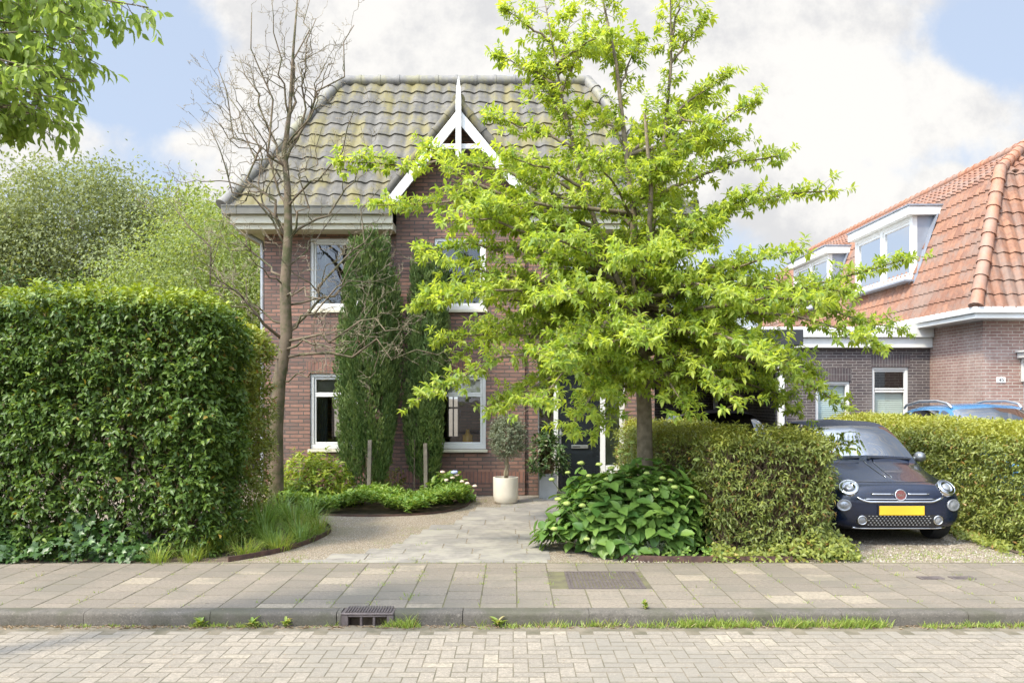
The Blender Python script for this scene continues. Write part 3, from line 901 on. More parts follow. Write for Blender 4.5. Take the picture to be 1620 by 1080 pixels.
# ------------------------------------------------------------------ neighbouring house with the orange roof
nb = empty('neighbour_house', (11, 19.5, -.02)); nl = Vector((11, 19.5, -.02))
tag(nb, 'brick neighbour house on the right with orange tiled roof and two dormers', 'house')
def at_nb(o): o.matrix_parent_inverse = Matrix.Translation(-nl); return o
NX, NY, NZ = 9.18, 17.3, 3.30
w = MB()
PD = (9.98, 11.1, 0, 2.32)
wall_holes(w, NX, 17, -.02, NZ, [PD], NY, NY + .3)
w.quad((NX, NY + .3, -.02), (NX, 33, -.02), (NX, 33, NZ), (NX, NY + .3, NZ))
w.quad((NX + .25, NY + .3, -.02), (NX + .25, 33, -.02), (NX + .25, 33, NZ), (NX + .25, NY + .3, NZ))
at_nb(w.build('wall', M['brick_pink'], nb))
# dark brick side wing
DY = 19.5
wa, wb = (6.66, 7.42, .75, 2.05), (7.91, 8.71, .75, 2.36)
w = MB(); wall_holes(w, 5.2, NX - .003, -.02, 2.78, [wa, wb], DY, DY + .3); w.quad((5.2, DY + .3, -.02), (5.2, 27, -.02), (5.2, 27, 2.78), (5.2, DY + .3, 2.78))
w.quad((5.2, DY + 1.5, 0), (NX - .01, DY + 1.5, 0), (NX - .01, DY + 1.5, 2.7), (5.2, DY + 1.5, 2.7))
wing = at_nb(w.build('side_wing', M['brick_dark'], nb))
for h in (wa, wb):
    q = MB(); q.box(h[0] - .03, h[1] + .03, DY - .004, DY + .02, h[3] + .002, h[3] + .29); child(q.build('soldier_course', M['brick_dark_soldier'], wing))
q = MB(); q.box(5.1, NX - .004, DY - .14, DY + .05, 2.78, 3.0); q.box(5.1, NX - .004, DY - .22, DY + .05, 3.003, 3.23); q.box(5.1, NX - .003, DY + .051, 27, 2.79, 3.21); child(q.build('fascia', M['white'], wing, bevel=.01))
w1 = at_nb(make_window(nb, *wa, DY, [(.06, .94, .05, .96)], blind=(.05, .95, .045))); w1['label'] = 'low window with a white venetian blind'
w2 = at_nb(make_window(nb, *wb, DY, [(.05, .95, .69, .96), (.05, .95, .04, .68)], blind=(.05, .66, .045))); w2['label'] = 'window with a hinged top light over a white blind'
# eaves board and gutter round the corner
q = MB()
EX, EYn = 8.80, 16.85
q.box(EX + .06, 17, EYn + .06, NY - .003, 3.2, 3.26); q.box(EX + .06, NX - .003, NY - .002, 33, 3.2, 3.259)
q.box(EX, 17, EYn, EYn + .06, 3.2, 3.40); q.box(EX, EX + .06, EYn + .061, 33, 3.2, 3.399)
q.box(EX - .05, 17, EYn - .05, EYn - .002, 3.3, 3.42); q.box(EX - .05, EX - .002, EYn - .001, 33, 3.3, 3.419)
at_nb(q.build('eaves_board', M['white'], nb, bevel=.01))
# mansard roof: left plane, front plane, upper planes
KX, KY, KZ = 9.86, 17.91, 6.27
zb0 = 3.40
r_ = MB()
S1 = Vector((KX - EX, 0, KZ - zb0)); l1 = S1.length; S1.normalize(); N1 = Vector((-S1.z, 0, S1.x))
YF = 33.0
tile_plane(r_, (EX, YF, zb0), (0, -1, 0), S1, N1, YF - EYn, l1, lambda v: 0, lambda v: (YF - EYn) - (KY - EYn) * v / l1, wave=.235, row=.30, amp=.026, per=8)
S2 = Vector((0, KY - EYn, KZ - zb0)); l2 = S2.length; S2.normalize(); N2 = Vector((0, -S2.z, S2.y))
tile_plane(r_, (EX, EYn, zb0), (1, 0, 0), S2, N2, 8.2, l2, lambda v: (KX - EX) * v / l2, lambda v: 8.2, wave=.235, row=.30, amp=.026, per=8)
TX, TZ = 11.1, 7.15
S3 = Vector((TX - KX, 0, TZ - KZ)); l3 = S3.length; S3.normalize(); N3 = Vector((-S3.z, 0, S3.x))
tile_plane(r_, (KX, YF, KZ), (0, -1, 0), S3, N3, YF - KY, l3, lambda v: 0, lambda v: (YF - KY) - (TX - KX) * v / l3, wave=.235, row=.30, amp=.026, per=6)
S4 = Vector((0, TX - KX, TZ - KZ)); S4.normalize(); N4 = Vector((0, -S4.z, S4.y))
tile_plane(r_, (KX, KY, KZ), (1, 0, 0), S4, N4, 7.2, l3, lambda v: (TX - KX) * v / l3, lambda v: 7.2, wave=.235, row=.30, amp=.026, per=6)
r_.quad((TX, KY + TX - KX, TZ - .02), (17, KY + TX - KX, TZ - .02), (17, YF, TZ - .02), (TX, YF, TZ - .02))
nroof = at_nb(r_.build('roof', M['tile_orange'], nb, smooth=True, auto=50))
q = MB(); ridge_caps(q, (EX + .02, EYn + .02, zb0 + .03), (KX, KY, KZ + .05), .13, .34); ridge_caps(q, (KX, KY, KZ + .05), (TX, KY + TX - KX, TZ + .04), .12, .34)
child(q.build('hip_cap', M['tile_orange_cap'], nroof, auto=40))
q = MB(); ridge_caps(q, (TX, KY + TX - KX, TZ + .02), (TX, YF, TZ + .02), .11, .34); child(q.build('ridge_cap', M['tile_orange_cap'], nroof, auto=40))
def left_x(z): return EX + (z - zb0) * (KX - EX) / (KZ - zb0)
for y0, y1 in ((20.3, 23.7), (25.7, 28.9)):
    dm = empty('dormer', (9.17, y0, 4.4)); dm.parent = nb; dm.location = Vector((9.17, y0, 4.4)) - nl
    dl = Vector((9.17, y0, 4.4))
    def at_d(o): o.parent = dm; o.matrix_parent_inverse = Matrix.Translation(-dl); return o
    zt, zb_ = 5.86, 4.40; xf = 9.17
    q = MB(); q.box(xf - .16, left_x(6.05) + .25, y0 - .14, y1 + .14, zt, zt + .20); at_d(q.build('dormer_roof', M['white'], dm, bevel=.01))
    q = MB(); q.box(xf - .19, left_x(6.05) + .25, y0 - .17, y1 + .17, zt + .203, zt + .235); at_d(q.build('lead_edge', M['lead'], dm))
    for yy in (y0 + .005, y1 - .005):
        q = MB(); q.add([(xf + .06, yy, zb_), (xf + .06, yy, zt - .002), (left_x(zt) + .12, yy, zt - .002), (left_x(zb_) + .12, yy, zb_)], [(0, 1, 2, 3)])
        at_d(q.build('cheek', M['lead'], dm))
    q = MB()
    a = Vector((left_x(zb_) - .02, y0 - .05, zb_ - .12)); b_ = Vector((left_x(zt) - .02, y0 - .05, zt))
    q.bar(a + Vector(N1) * .035, b_ + Vector(N1) * .035, .34, .012, N1); at_d(q.build('flashing', M['lead'], dm))
    q = MB(); q.bar((xf - .12, y0 - .15, zb_ - .04), (xf - .12, y1 + .1, zb_ - .04), .3, .04); at_d(q.build('apron', M['lead'], dm))
    # frame facing -x
    q = MB()
    for (ya, yb) in ((y0, y0 + .13), (y1 - .13, y1), ((y0 + y1) / 2 - .07, (y0 + y1) / 2 + .07)):
        q.box(xf - .02, xf + .1, ya, yb, zb_, zt - .003)
    q.box(xf - .015, xf + .09, y0 + .12, y1 - .12, zt - .09, zt - .004); q.box(xf - .03, xf + .09, y0 + .12, y1 - .12, zb_ - .003, zb_ + .11)
    fr_ = at_d(q.build('window', M['white'], dm, bevel=.006))
    ym = (y0 + y1) / 2
    for ya, yb in ((y0 + .13, ym - .07), (ym + .07, y1 - .13)):
        q = MB(); t_ = .07
        q.box(xf + .01, xf + .07, ya, yb, zt - .09 - t_, zt - .09); q.box(xf + .01, xf + .07, ya, yb, zb_ + .11, zb_ + .11 + t_)
        q.box(xf + .011, xf + .069, ya, ya + t_, zb_ + .11 + t_, zt - .09 - t_); q.box(xf + .011, xf + .069, yb - t_, yb, zb_ + .11 + t_, zt - .09 - t_)
        sash = at_d(q.build('sash', M['white'], dm))
        q = MB(); q.quad((xf + .04, ya + t_, zb_ + .18), (xf + .04, yb - t_, zb_ + .18), (xf + .04, yb - t_, zt - .16), (xf + .04, ya + t_, zt - .16)); at_d(q.build('pane', M['glass'], dm))
        q = MB()
        for i in range(26):
            za = zb_ + .18 + i * .046
            q.quad((xf + .12, ya, za), (xf + .12, yb, za), (xf + .135, yb, za + .046), (xf + .135, ya, za + .046))
        at_d(q.build('blind', M['blind'], dm))
# porch canopy, bracket, door and house number on the front
q = MB(); q.box(9.84, 12, NY - .62, NY - .003, 2.46, 2.56); q.box(9.80, 12, NY - .66, NY - .004, 2.563, 2.60); can = at_nb(q.build('door_canopy', M['white'], nb, bevel=.01))
q = MB(); q.bar((9.95, NY - .03, 2.0), (9.95, NY - .03, 2.45), .06, .06, (0, 1, 0)); q.bar((9.95, NY - .05, 2.02), (9.95, NY - .55, 2.44), .06, .07); q.bar((9.952, NY - .06, 2.42), (9.952, NY - .6, 2.42), .06, .07); child(q.build('bracket', M['white'], can, bevel=.006))
q = MB(); q.bar((9.93, NY - .2, 2.08), (10.15, NY - .2, 2.44), .06, .05); child(q.build('bracket', M['white'], can, bevel=.006))
q = MB(); q.box(9.985, 10.04, NY + .05, NY + .14, 0, 2.31); q.box(10.04, 11.1, NY + .05, NY + .14, 2.24, 2.31); dfr = at_nb(q.build('door_frame', M['white'], nb, bevel=.006))
q = MB(); q.quad((10.04, NY + .1, 0), (11.1, NY + .1, 0), (11.1, NY + .1, 2.24), (10.04, NY + .1, 2.24)); at_nb(q.build('door_glass', M['glass'], nb))
q = MB(); q.quad((9.5, NY + 1.2, 0), (12, NY + 1.2, 0), (12, NY + 1.2, 3), (9.5, NY + 1.2, 3)); at_nb(q.build('hall', M['dark_inside'], nb))
q = MB(); q.box(NX + .22, 17, NY - .005, NY - .001, 2.62, 2.86); so_ = q; 
q = MB(); q.box(9.98, 12, NY - .004, NY + .02, 2.64, 2.86); at_nb(q.build('soldier_course', M['brick_dark_soldier'], nb))
q = MB(); q.box(9.44, 9.62, NY - .016, NY - .001, 1.98, 2.09)
pl = at_nb(q.build('house_number', nmat('enamel_white', (.85, .85, .82), (.8, .8, .77), 3, .25), nb, bevel=.012))

def text_obj(txt, size, mat, parent, loc, rot, extr=.002, name='lettering', italic=0., sx=1.):
    cu = bpy.data.curves.new(name, 'FONT'); cu.body = txt; cu.size = size; cu.extrude = extr; cu.align_x = 'CENTER'; cu.align_y = 'CENTER'; cu.shear = italic
    tmp = bpy.data.objects.new('tmp_text', cu); SC.collection.objects.link(tmp)
    dg = bpy.context.evaluated_depsgraph_get(); me = bpy.data.meshes.new_from_object(tmp.evaluated_get(dg))
    bpy.data.objects.remove(tmp); me.materials.clear()
    o = link_mesh(name, me, mat, parent); o.location = loc; o.rotation_euler = rot; o.scale = (sx, 1, 1)
    return o
M['black_ink'] = nmat('black_ink', (.02, .02, .02), (.03, .03, .03), 3, .5)
o = text_obj('45', .105, M['black_ink'], pl, (9.53, NY - .0185, 2.035), (R(90), 0, 0), italic=.2, name='numeral')
# ------------------------------------------------------------------ vehicles
def paint(name, c, metallic=.1, rough=.22):
    m, t, b, out = new_mat(name)
    tcn = t.n('ShaderNodeTexCoord')
    n = t.noise(tcn.outputs['Object'], 400, 2)
    setc(t, b, 'Base Color', t.mix(n, c, tuple(min(1, x * 1.5 + .004) for x in c)))
    b.inputs['Metallic'].default_value = metallic; b.inputs['Roughness'].default_value = rough
    b.inputs['Coat Weight'].default_value = .45; b.inputs['Coat Roughness'].default_value = .03
    return m
M['paint_navy'] = paint('navy_paint', (.003, .007, .022))
M['paint_blue'] = paint('light_blue_paint', (.055, .19, .37), .4)
M['paint_black'] = paint('black_paint', (.008, .008, .01))
M['soft_top'] = nmat('soft_top', (.05, .055, .075), (.04, .042, .06), 40, .8, bs=.2)
M['chrome'] = nmat('chrome', (.66, .66, .67), (.6, .6, .6), 5, .08, metal=1)
M['rubber'] = nmat('rubber', (.02, .02, .02), (.03, .03, .03), 20, .8)
M['black_plastic'] = nmat('black_plastic', (.018, .018, .02), (.025, .025, .027), 30, .5)
M['car_glass'] = glass_mat('car_glass', (.55, .64, .66), 1.0, 4.6)
M['seat_grey'] = nmat('seat_cloth', (.10, .10, .105), (.07, .07, .075), 20, .9)
M['cream_plastic'] = nmat('cream_plastic', (.62, .58, .5), (.55, .52, .45), 8, .4)
M['mirror_grey'] = nmat('satin_grey', (.30, .31, .32), (.26, .27, .28), 8, .35, metal=.6)
M['lens'] = nmat('lamp_lens', (.34, .35, .36), (.24, .25, .27), 30, .06, metal=.35, coat=1)
M['lamp_ring'] = nmat('lamp_reflector', (.50, .51, .53), (.28, .29, .31), 60, .12, metal=1)
M['plate_yellow'] = nmat('yellow_plate', (.80, .48, .03), (.72, .43, .03), 3, .4)
M['emblem_red'] = nmat('emblem_red', (.23, .075, .06), (.18, .06, .05), 8, .3, metal=.3)
M['silver'] = nmat('satin_silver', (.62, .63, .64), (.55, .56, .57), 8, .3, metal=.8)

def catmull(pts, n):
    """resample rows of control values with a Catmull-Rom spline, n steps per span"""
    pts = np.asarray(pts, float); out = []
    m = len(pts)
    for i in range(m - 1):
        p0, p1, p2, p3 = pts[max(i - 1, 0)], pts[i], pts[i + 1], pts[min(i + 2, m - 1)]
        for k in range(n):
            t = k / n
            out.append(.5 * ((2 * p1) + (-p0 + p2) * t + (2 * p0 - 5 * p1 + 4 * p2 - p3) * t * t + (-p0 + 3 * p1 - 3 * p2 + p3) * t ** 3))
    out.append(pts[-1]); return np.array(out)

def car_body(stations, nspan=5, nsec=4):
    """stations: lists of (x, y, z) half sections bottom to top centre -> (rows, cols, 3) grid on the right half"""
    A = np.array(stations, float)               # (S, K, 3)
    S, K, _ = A.shape
    A2 = catmull(A.reshape(S, K * 3), nspan).reshape(-1, K, 3)
    B = np.stack([catmull(A2[i], nsec) for i in range(len(A2))])
    B[:, :, 0] = np.maximum(B[:, :, 0], 0); B[:, -1, 0] = 0; B[:, 0, 0] = 0
    return B

def body_parts(grid, classify):
    """split the grid quads by classify(si, ci) -> key; mirrored"""
    parts = {}
    S, K, _ = grid.shape
    for i in range(S - 1):
        for j in range(K - 1):
            key = classify(i, j)
            if key is None: continue
            mb = parts.setdefault(key, MB())
            q = [grid[i, j], grid[i, j + 1], grid[i + 1, j + 1], grid[i + 1, j]]
            mb.add(q, [(0, 1, 2, 3)])
            q = [(p[0] * -1, p[1], p[2]) for p in q]
            if key.startswith('window'): mb = parts.setdefault(key + 'm', MB())
            mb.add(q, [(3, 2, 1, 0)])
    return parts

def weld(o, d=.0008):
    bm = bmesh.new(); bm.from_mesh(o.data); bmesh.ops.remove_doubles(bm, verts=bm.verts, dist=d)
    bmesh.ops.recalc_face_normals(bm, faces=bm.faces); bm.to_mesh(o.data); bm.free()
    o.data.polygons.foreach_set('use_smooth', np.ones(len(o.data.polygons), bool)); o.data.update()
    return o

def stn(y, w, zb, zsh, zbelt, zm, zr, zt, wb, wm, wr, wq, dy=(0,) * 11):
    pts = [(0, zb), (.6 * w, zb), (.92 * w, zb + .05), (w, zb + .19), (w, (zb + .19 + zsh) / 2 + .03), (.97 * w, zsh), (wb, zbelt), (wm, zm), (wr, zr), (wq, (zr * .35 + zt * .65)), (0, zt)]
    return [(p[0], y + d, p[1]) for p, d in zip(pts, dy)]

def hood(y, w, zb, zsh, ztop, dy=(0,) * 11):
    c = ztop
    return stn(y, w, zb, zsh, zsh + (c - zsh) * .45, zsh + (c - zsh) * .72, zsh + (c - zsh) * .9, c, .88 * w, .74 * w, .55 * w, .28 * w, dy)

def wheel(root, x, y, r, wdt, side):
    q = MB(); q.lathe([(r * .62, -wdt / 2), (r * .93, -wdt / 2), (r, -wdt * .3), (r, wdt * .3), (r * .93, wdt / 2), (r * .62, wdt / 2)], 32, (x, y, r), 'x')
    wo2 = q.build('wheel', M['rubber'], root, auto=35)
    q = MB(); q.lathe([(r * .64, .3 * wdt * side), (r * .58, .22 * wdt * side), (.0, .3 * wdt * side)], 24, (x, y, r), 'x')
    for k in range(8):
        a = k * math.pi / 4
        q.bar((x + .36 * wdt * side, y, r), (x + .32 * wdt * side, y + math.cos(a) * r * .6, r + math.sin(a) * r * .6), .04, .03)
    q.build('rim', M['silver'], wo2)

# ---- small rounded city car on the drive (y = 0 at its nose, grows to the tail)
fw = .80
F = []
def scaled_ring(base, s, yv, zc):
    return [(p[0] * s, yv, zc + (p[2] - zc) * s) for p in base]
front = hood(.28, .785, .19, .62, .79, (0, 0, 0, .03, .05, .05, .03, .01, -.02, -.05, -.07))
F.append(scaled_ring(front, .001, -.035, .45))
F.append(scaled_ring(front, .42, -.022, .44))
F.append([(p[0] * .80, .03, .44 + (p[2] - .44) * .82) for p in front])
F.append([(p[0] * .945, .12, .44 + (p[2] - .44) * .93) for p in front])
F.append(front)
F.append(hood(.60, .81, .18, .70, .865, (0, 0, 0, 0, 0, 0, 0, 0, -.02, -.03, -.04)))
F.append(hood(.90, .81, .18, .76, .935, (0, 0, 0, 0, 0, 0, .02, .0, -.03, -.06, -.07)))
F.append(stn(1.10, .815, .18, .79, .90, .93, .955, 1.00, .735, .70, .665, .36, (0, 0, 0, 0, 0, 0, .02, .02, .0, -.10, -.15)))
F.append(stn(1.36, .815, .18, .80, .91, 1.08, 1.19, 1.235, .74, .66, .60, .33, (0, 0, 0, 0, 0, 0, 0, 0, .0, -.10, -.14)))
F.append(stn(1.62, .815, .18, .805, .92, 1.16, 1.365, 1.415, .745, .665, .535, .30, (0, 0, 0, 0, 0, 0, 0, 0, 0, -.10, -.14)))
F.append(stn(2.0, .815, .18, .81, .925, 1.18, 1.42, 1.475, .745, .665, .53, .3))
F.append(stn(2.6, .815, .18, .81, .925, 1.17, 1.40, 1.455, .74, .65, .52, .29))
F.append(stn(3.05, .80, .2, .80, .92, 1.12, 1.29, 1.35, .72, .62, .5, .28))
F.append(stn(3.4, .76, .24, .76, .88, .96, 1.02, 1.05, .68, .58, .46, .26))
F.append([(p[0] * .85, 3.55, .55 + (p[2] - .55) * .8) for p in F[-1]])
F.append([(p[0] * .05, 3.56, .55 + (p[2] - .55) * .05) for p in F[-2]])
NS, NC = 5, 4
grid = car_body(F, NS, NC)
def cls_fiat(i, j):
    s = i / NS; c = j / NC
    if 7.15 <= s < 9.0 and c >= 8: return 'windscreen'
    if 7.6 <= s < 12 and 6.15 <= c < 7.8 and not (9.8 <= s < 10.0): return 'window0' if s < 9.9 else 'window1'
    if 9.0 <= s < 13 and c >= 7.8: return 'soft_top'
    if s >= 12 and c >= 7.8 and s < 13: return 'soft_top'
    return 'body'
SCL = .985
FX, FD = 4.42, 10.12
car = empty('parked_car', (FX, FD, -.012)); car.scale = (SCL, SCL, SCL * .965)
tag(car, 'small dark navy rounded car parked nose out on the gravel drive', 'car')
parts = body_parts(grid, cls_fiat)
mats = {'windscreen': 'car_glass', 'window': 'car_glass', 'soft_top': 'soft_top', 'body': 'paint_navy'}
bodyo = None
for k, mb in parts.items():
    o = weld(mb.build(k if not k.startswith('window') else 'window', M[mats.get(k, 'car_glass')], car))
    if k == 'body': bodyo = o
# surface finder for fitting trim
bm_ = bmesh.new(); bm_.from_mesh(bodyo.data); bvh = BVHTree.FromBMesh(bm_); bm_.free()
def nose(x, z, off=.004):
    h = bvh.ray_cast(Vector((x, -2, z)), Vector((0, 1, 0)))
    if h[0] is None: return Vector((x, .3, z)), Vector((0, -1, 0))
    n = h[1] if h[1].y < 0 else -h[1]
    return h[0] + n * off, n
def disc_on(mb, x, z, r, prof, n=28, sx=1.0, tilt=.72, m=0):
    """a lathe profile (r, out) pushed out from the nose surface at x, z"""
    p, nn = nose(x, z, 0)
    nn = (nn * tilt + Vector((0, -1, 0)) * (1 - tilt)).normalized()
    u = Vector((1, 0, 0)); u = (u - nn * u.dot(nn)).normalized(); v = nn.cross(u)
    vs = []
    for rr, h in prof:
        for k in range(n):
            a = 2 * math.pi * k / n
            vs.append(p + u * (rr * r * math.cos(a) * sx) + v * (rr * r * math.sin(a)) + nn * h)
    fs = [(i * n + k, i * n + (k + 1) % n, (i + 1) * n + (k + 1) % n, (i + 1) * n + k) for i in range(len(prof) - 1) for k in range(n)]
    mb.add(vs, fs, m)
for s in (-1, 1):
    q = MB(); disc_on(q, s * .565, .70, .107, [(1.03, -.06), (1.03, .022), (1.0, .028), (.95, .027), (.93, .022)])
    hl = q.build('headlight', M['chrome'], car, smooth=True)
    q = MB(); disc_on(q, s * .565, .70, .107, [(.95, .022), (.90, .025), (.74, .018), (.70, .026), (.64, .027), (.60, .018), (.45, .016)]); q.build('reflector', M['lamp_ring'], hl, smooth=True)
    q = MB(); disc_on(q, s * .565, .70, .107, [(.46, .016), (.44, .028), (.36, .034), (.2, .036), (0, .037)]); q.build('lens', M['lens'], hl, smooth=True)
    q = MB(); disc_on(q, s * .635, .50, .066, [(1.1, -.02), (1.1, .01), (1.0, .018), (.9, .012), (.6, .018), (0, .022)], sx=1.15)
    q.build('side_lamp', M['lens'], car, smooth=True)
    q = MB(); disc_on(q, s * .44, .325, .05, [(1.15, -.02), (1.15, .016), (.92, .02), (.88, .006)], tilt=.4)
    fl = q.build('fog_lamp', M['chrome'], car, smooth=True)
    q = MB(); disc_on(q, s * .44, .325, .05, [(.9, .006), (.5, .012), (0, .014)], tilt=.4); q.build('lens', M['lens'], fl, smooth=True)
    # door mirror
    q = MB()
    for k in range(1):
        q.lathe([(0, -.075), (.045, -.065), (.068, -.03), (.072, .02), (.06, .05), (0, .055)], 18, (s * .885, 1.42, .985), 'y')
    q.tube([(s * .72, 1.42, .935), (s * .86, 1.42, .98)], [.03, .025], 8)
    q.build('mirror', M['mirror_grey'], car, smooth=True)
for s in (-1, 1):
    wheel(car, s * .70, .66, .30, .19, s); wheel(car, s * .70, 2.95, .30, .19, s)
def strip(mb, pts, r, off=.008, n=6):
    L = []
    for x, z in pts:
        p, nn = nose(x, z, off); L.append(p)
    mb.tube(L, r, n)
q = MB()
strip(q, [(x, .635) for x in np.linspace(-.335, -.085, 8)], .010); strip(q, [(x, .635) for x in np.linspace(.085, .335, 8)], .010)
xs = np.linspace(-.5, .5, 22)
strip(q, [(x, .545 + .05 * max(0, abs(x) - .36) ** 1.5 / .05 ** 1.0) for x in xs], .013)
strip(q, [(x, .578) for x in np.linspace(-.42, .42, 14)], .007)
q.build('chrome_trim', M['chrome'], car, smooth=True)
q = MB(); strip(q, [(x, .225 + .9 * max(0, abs(x) - .42) ** 2) for x in np.linspace(-.54, .54, 22)], .008); q.build('chrome_trim', M['chrome'], car, smooth=True)
q = MB(); disc_on(q, 0, .625, .07, [(1.0, -.02), (1.0, .016), (.86, .022), (.84, .016)]); em = q.build('emblem', M['chrome'], car, smooth=True)
q = MB(); disc_on(q, 0, .625, .07, [(.85, .016), (0, .018)]); q.build('emblem_face', M['emblem_red'], em)
pe, _n = nose(0, .625, 0)
text_obj('FIAT', .046, M['chrome'], em, (0, pe.y - .0205, .625), (R(90), 0, 0), sx=.95)
# lower grille: dark mouth with rows of bright studs
gx = np.linspace(-.50, .50, 26)
q = MB(); top_, bot_ = [], []
for x in gx:
    zz = .39 - .35 * max(0, abs(x) - .42) ** 1.2; zb2 = .26 + .6 * max(0, abs(x) - .42) ** 1.3
    top_.append(nose(x, zz, .004)[0]); bot_.append(nose(x, zb2, .004)[0])
mid_ = [nose(x, .325, .004)[0] for x in gx]
for i in range(len(gx) - 1):
    q.quad(bot_[i], bot_[i + 1], mid_[i + 1], mid_[i]); q.quad(mid_[i], mid_[i + 1], top_[i + 1], top_[i])
gri = q.build('grille', M['black_plastic'], car)
q = MB()
for r_i in range(5):
    for k in range(17):
        x = -.365 + k * .043 + (.021 if r_i % 2 else 0)
        if abs(x) > .375: continue
        p, nn = nose(x, .272 + r_i * .026, .008)
        q.box(p.x - .008, p.x + .008, p.y - .005, p.y + .004, p.z - .0045, p.z + .0045)
q.build('studs', M['silver'], gri)
gri.children[0].name = 'stud_pattern'
pp, _n = nose(.06, .46, 0)
q = MB(); q.box(-.26, .26, pp.y - .03, pp.y - .018, .39, .50); pl_ = q.build('number_plate', M['plate_yellow'], car, bevel=.004)
q = MB(); q.box(-.27, .27, pp.y - .0175, pp.y + .12, .385, .505); q.build('plate_holder', M['black_plastic'], pl_)
q = MB(); strip(q, [(x, .215) for x in np.linspace(-.6, .6, 20)], .02, off=-.005); q.build('lower_lip', M['black_plastic'], car, smooth=True)
# bonnet ridge trims
def top(x, y, off=.003):
    h = bvh.ray_cast(Vector((x, y, 3)), Vector((0, 0, -1))); return (h[0] + Vector((0, 0, off))) if h[0] else Vector((x, y, .9))
q = MB()
for s in (-1, 1):
    q.tube([top(s * (.035 + .035 * (y - .3)), y) for y in np.linspace(.30, .93, 12)], .006, 6)
q.build('bonnet_trim', M['chrome'], car, smooth=True)
q = MB(); q.tube([nose(x, .765, .001)[0] for x in np.linspace(-.50, .50, 18)], .004, 5); q.build('bonnet_gap', M['black_plastic'], car)
# windscreen wipers, cowl, interior
q = MB()
q.tube([(-.62, 1.07, .975), (-.1, .955, 1.005)], .011, 6); q.tube([(.05, .95, 1.005), (.60, 1.07, .98)], .011, 6); q.tube([(0, .93, .985), (.05, .96, 1.012)], .018, 6)
q.build('wiper', M['black_plastic'], car)
q = MB(); q.box(-.62, .62, 1.15, 1.6, .84, .92); q.build('dashboard', M['cream_plastic'], car, bevel=.03)
q = MB()
ring = [(.32 + .175 * math.cos(a), 1.62 + .06 * math.sin(a), .98 + .165 * math.sin(a)) for a in np.linspace(0, 2 * math.pi, 25)]
q.tube(ring, .016, 8); q.bar((.16, 1.62, .98), (.48, 1.62, .98), .04, .03); q.build('steering_wheel', M['cream_plastic'], car, smooth=True)
for s in (-1, 1):
    q = MB(); q.box(s * .34 - .22, s * .34 + .22, 2.05, 2.2, .5, 1.0); q.box(s * .34 - .12, s * .34 + .12, 2.08, 2.17, 1.03, 1.2); q.box(s * .34 - .22, s * .34 + .22, 1.7, 2.06, .42, .56)
    q.build('seat', M['seat_grey'], car, bevel=.04)
q = MB(); q.box(-.07, .07, 1.56, 1.585, 1.26, 1.32); q.build('rear_mirror', M['black_plastic'], car, bevel=.01)
q = MB(); q.box(-.7, .7, 1.1, 3.2, .22, .3); q.build('floor_pan', M['black_plastic'], car)

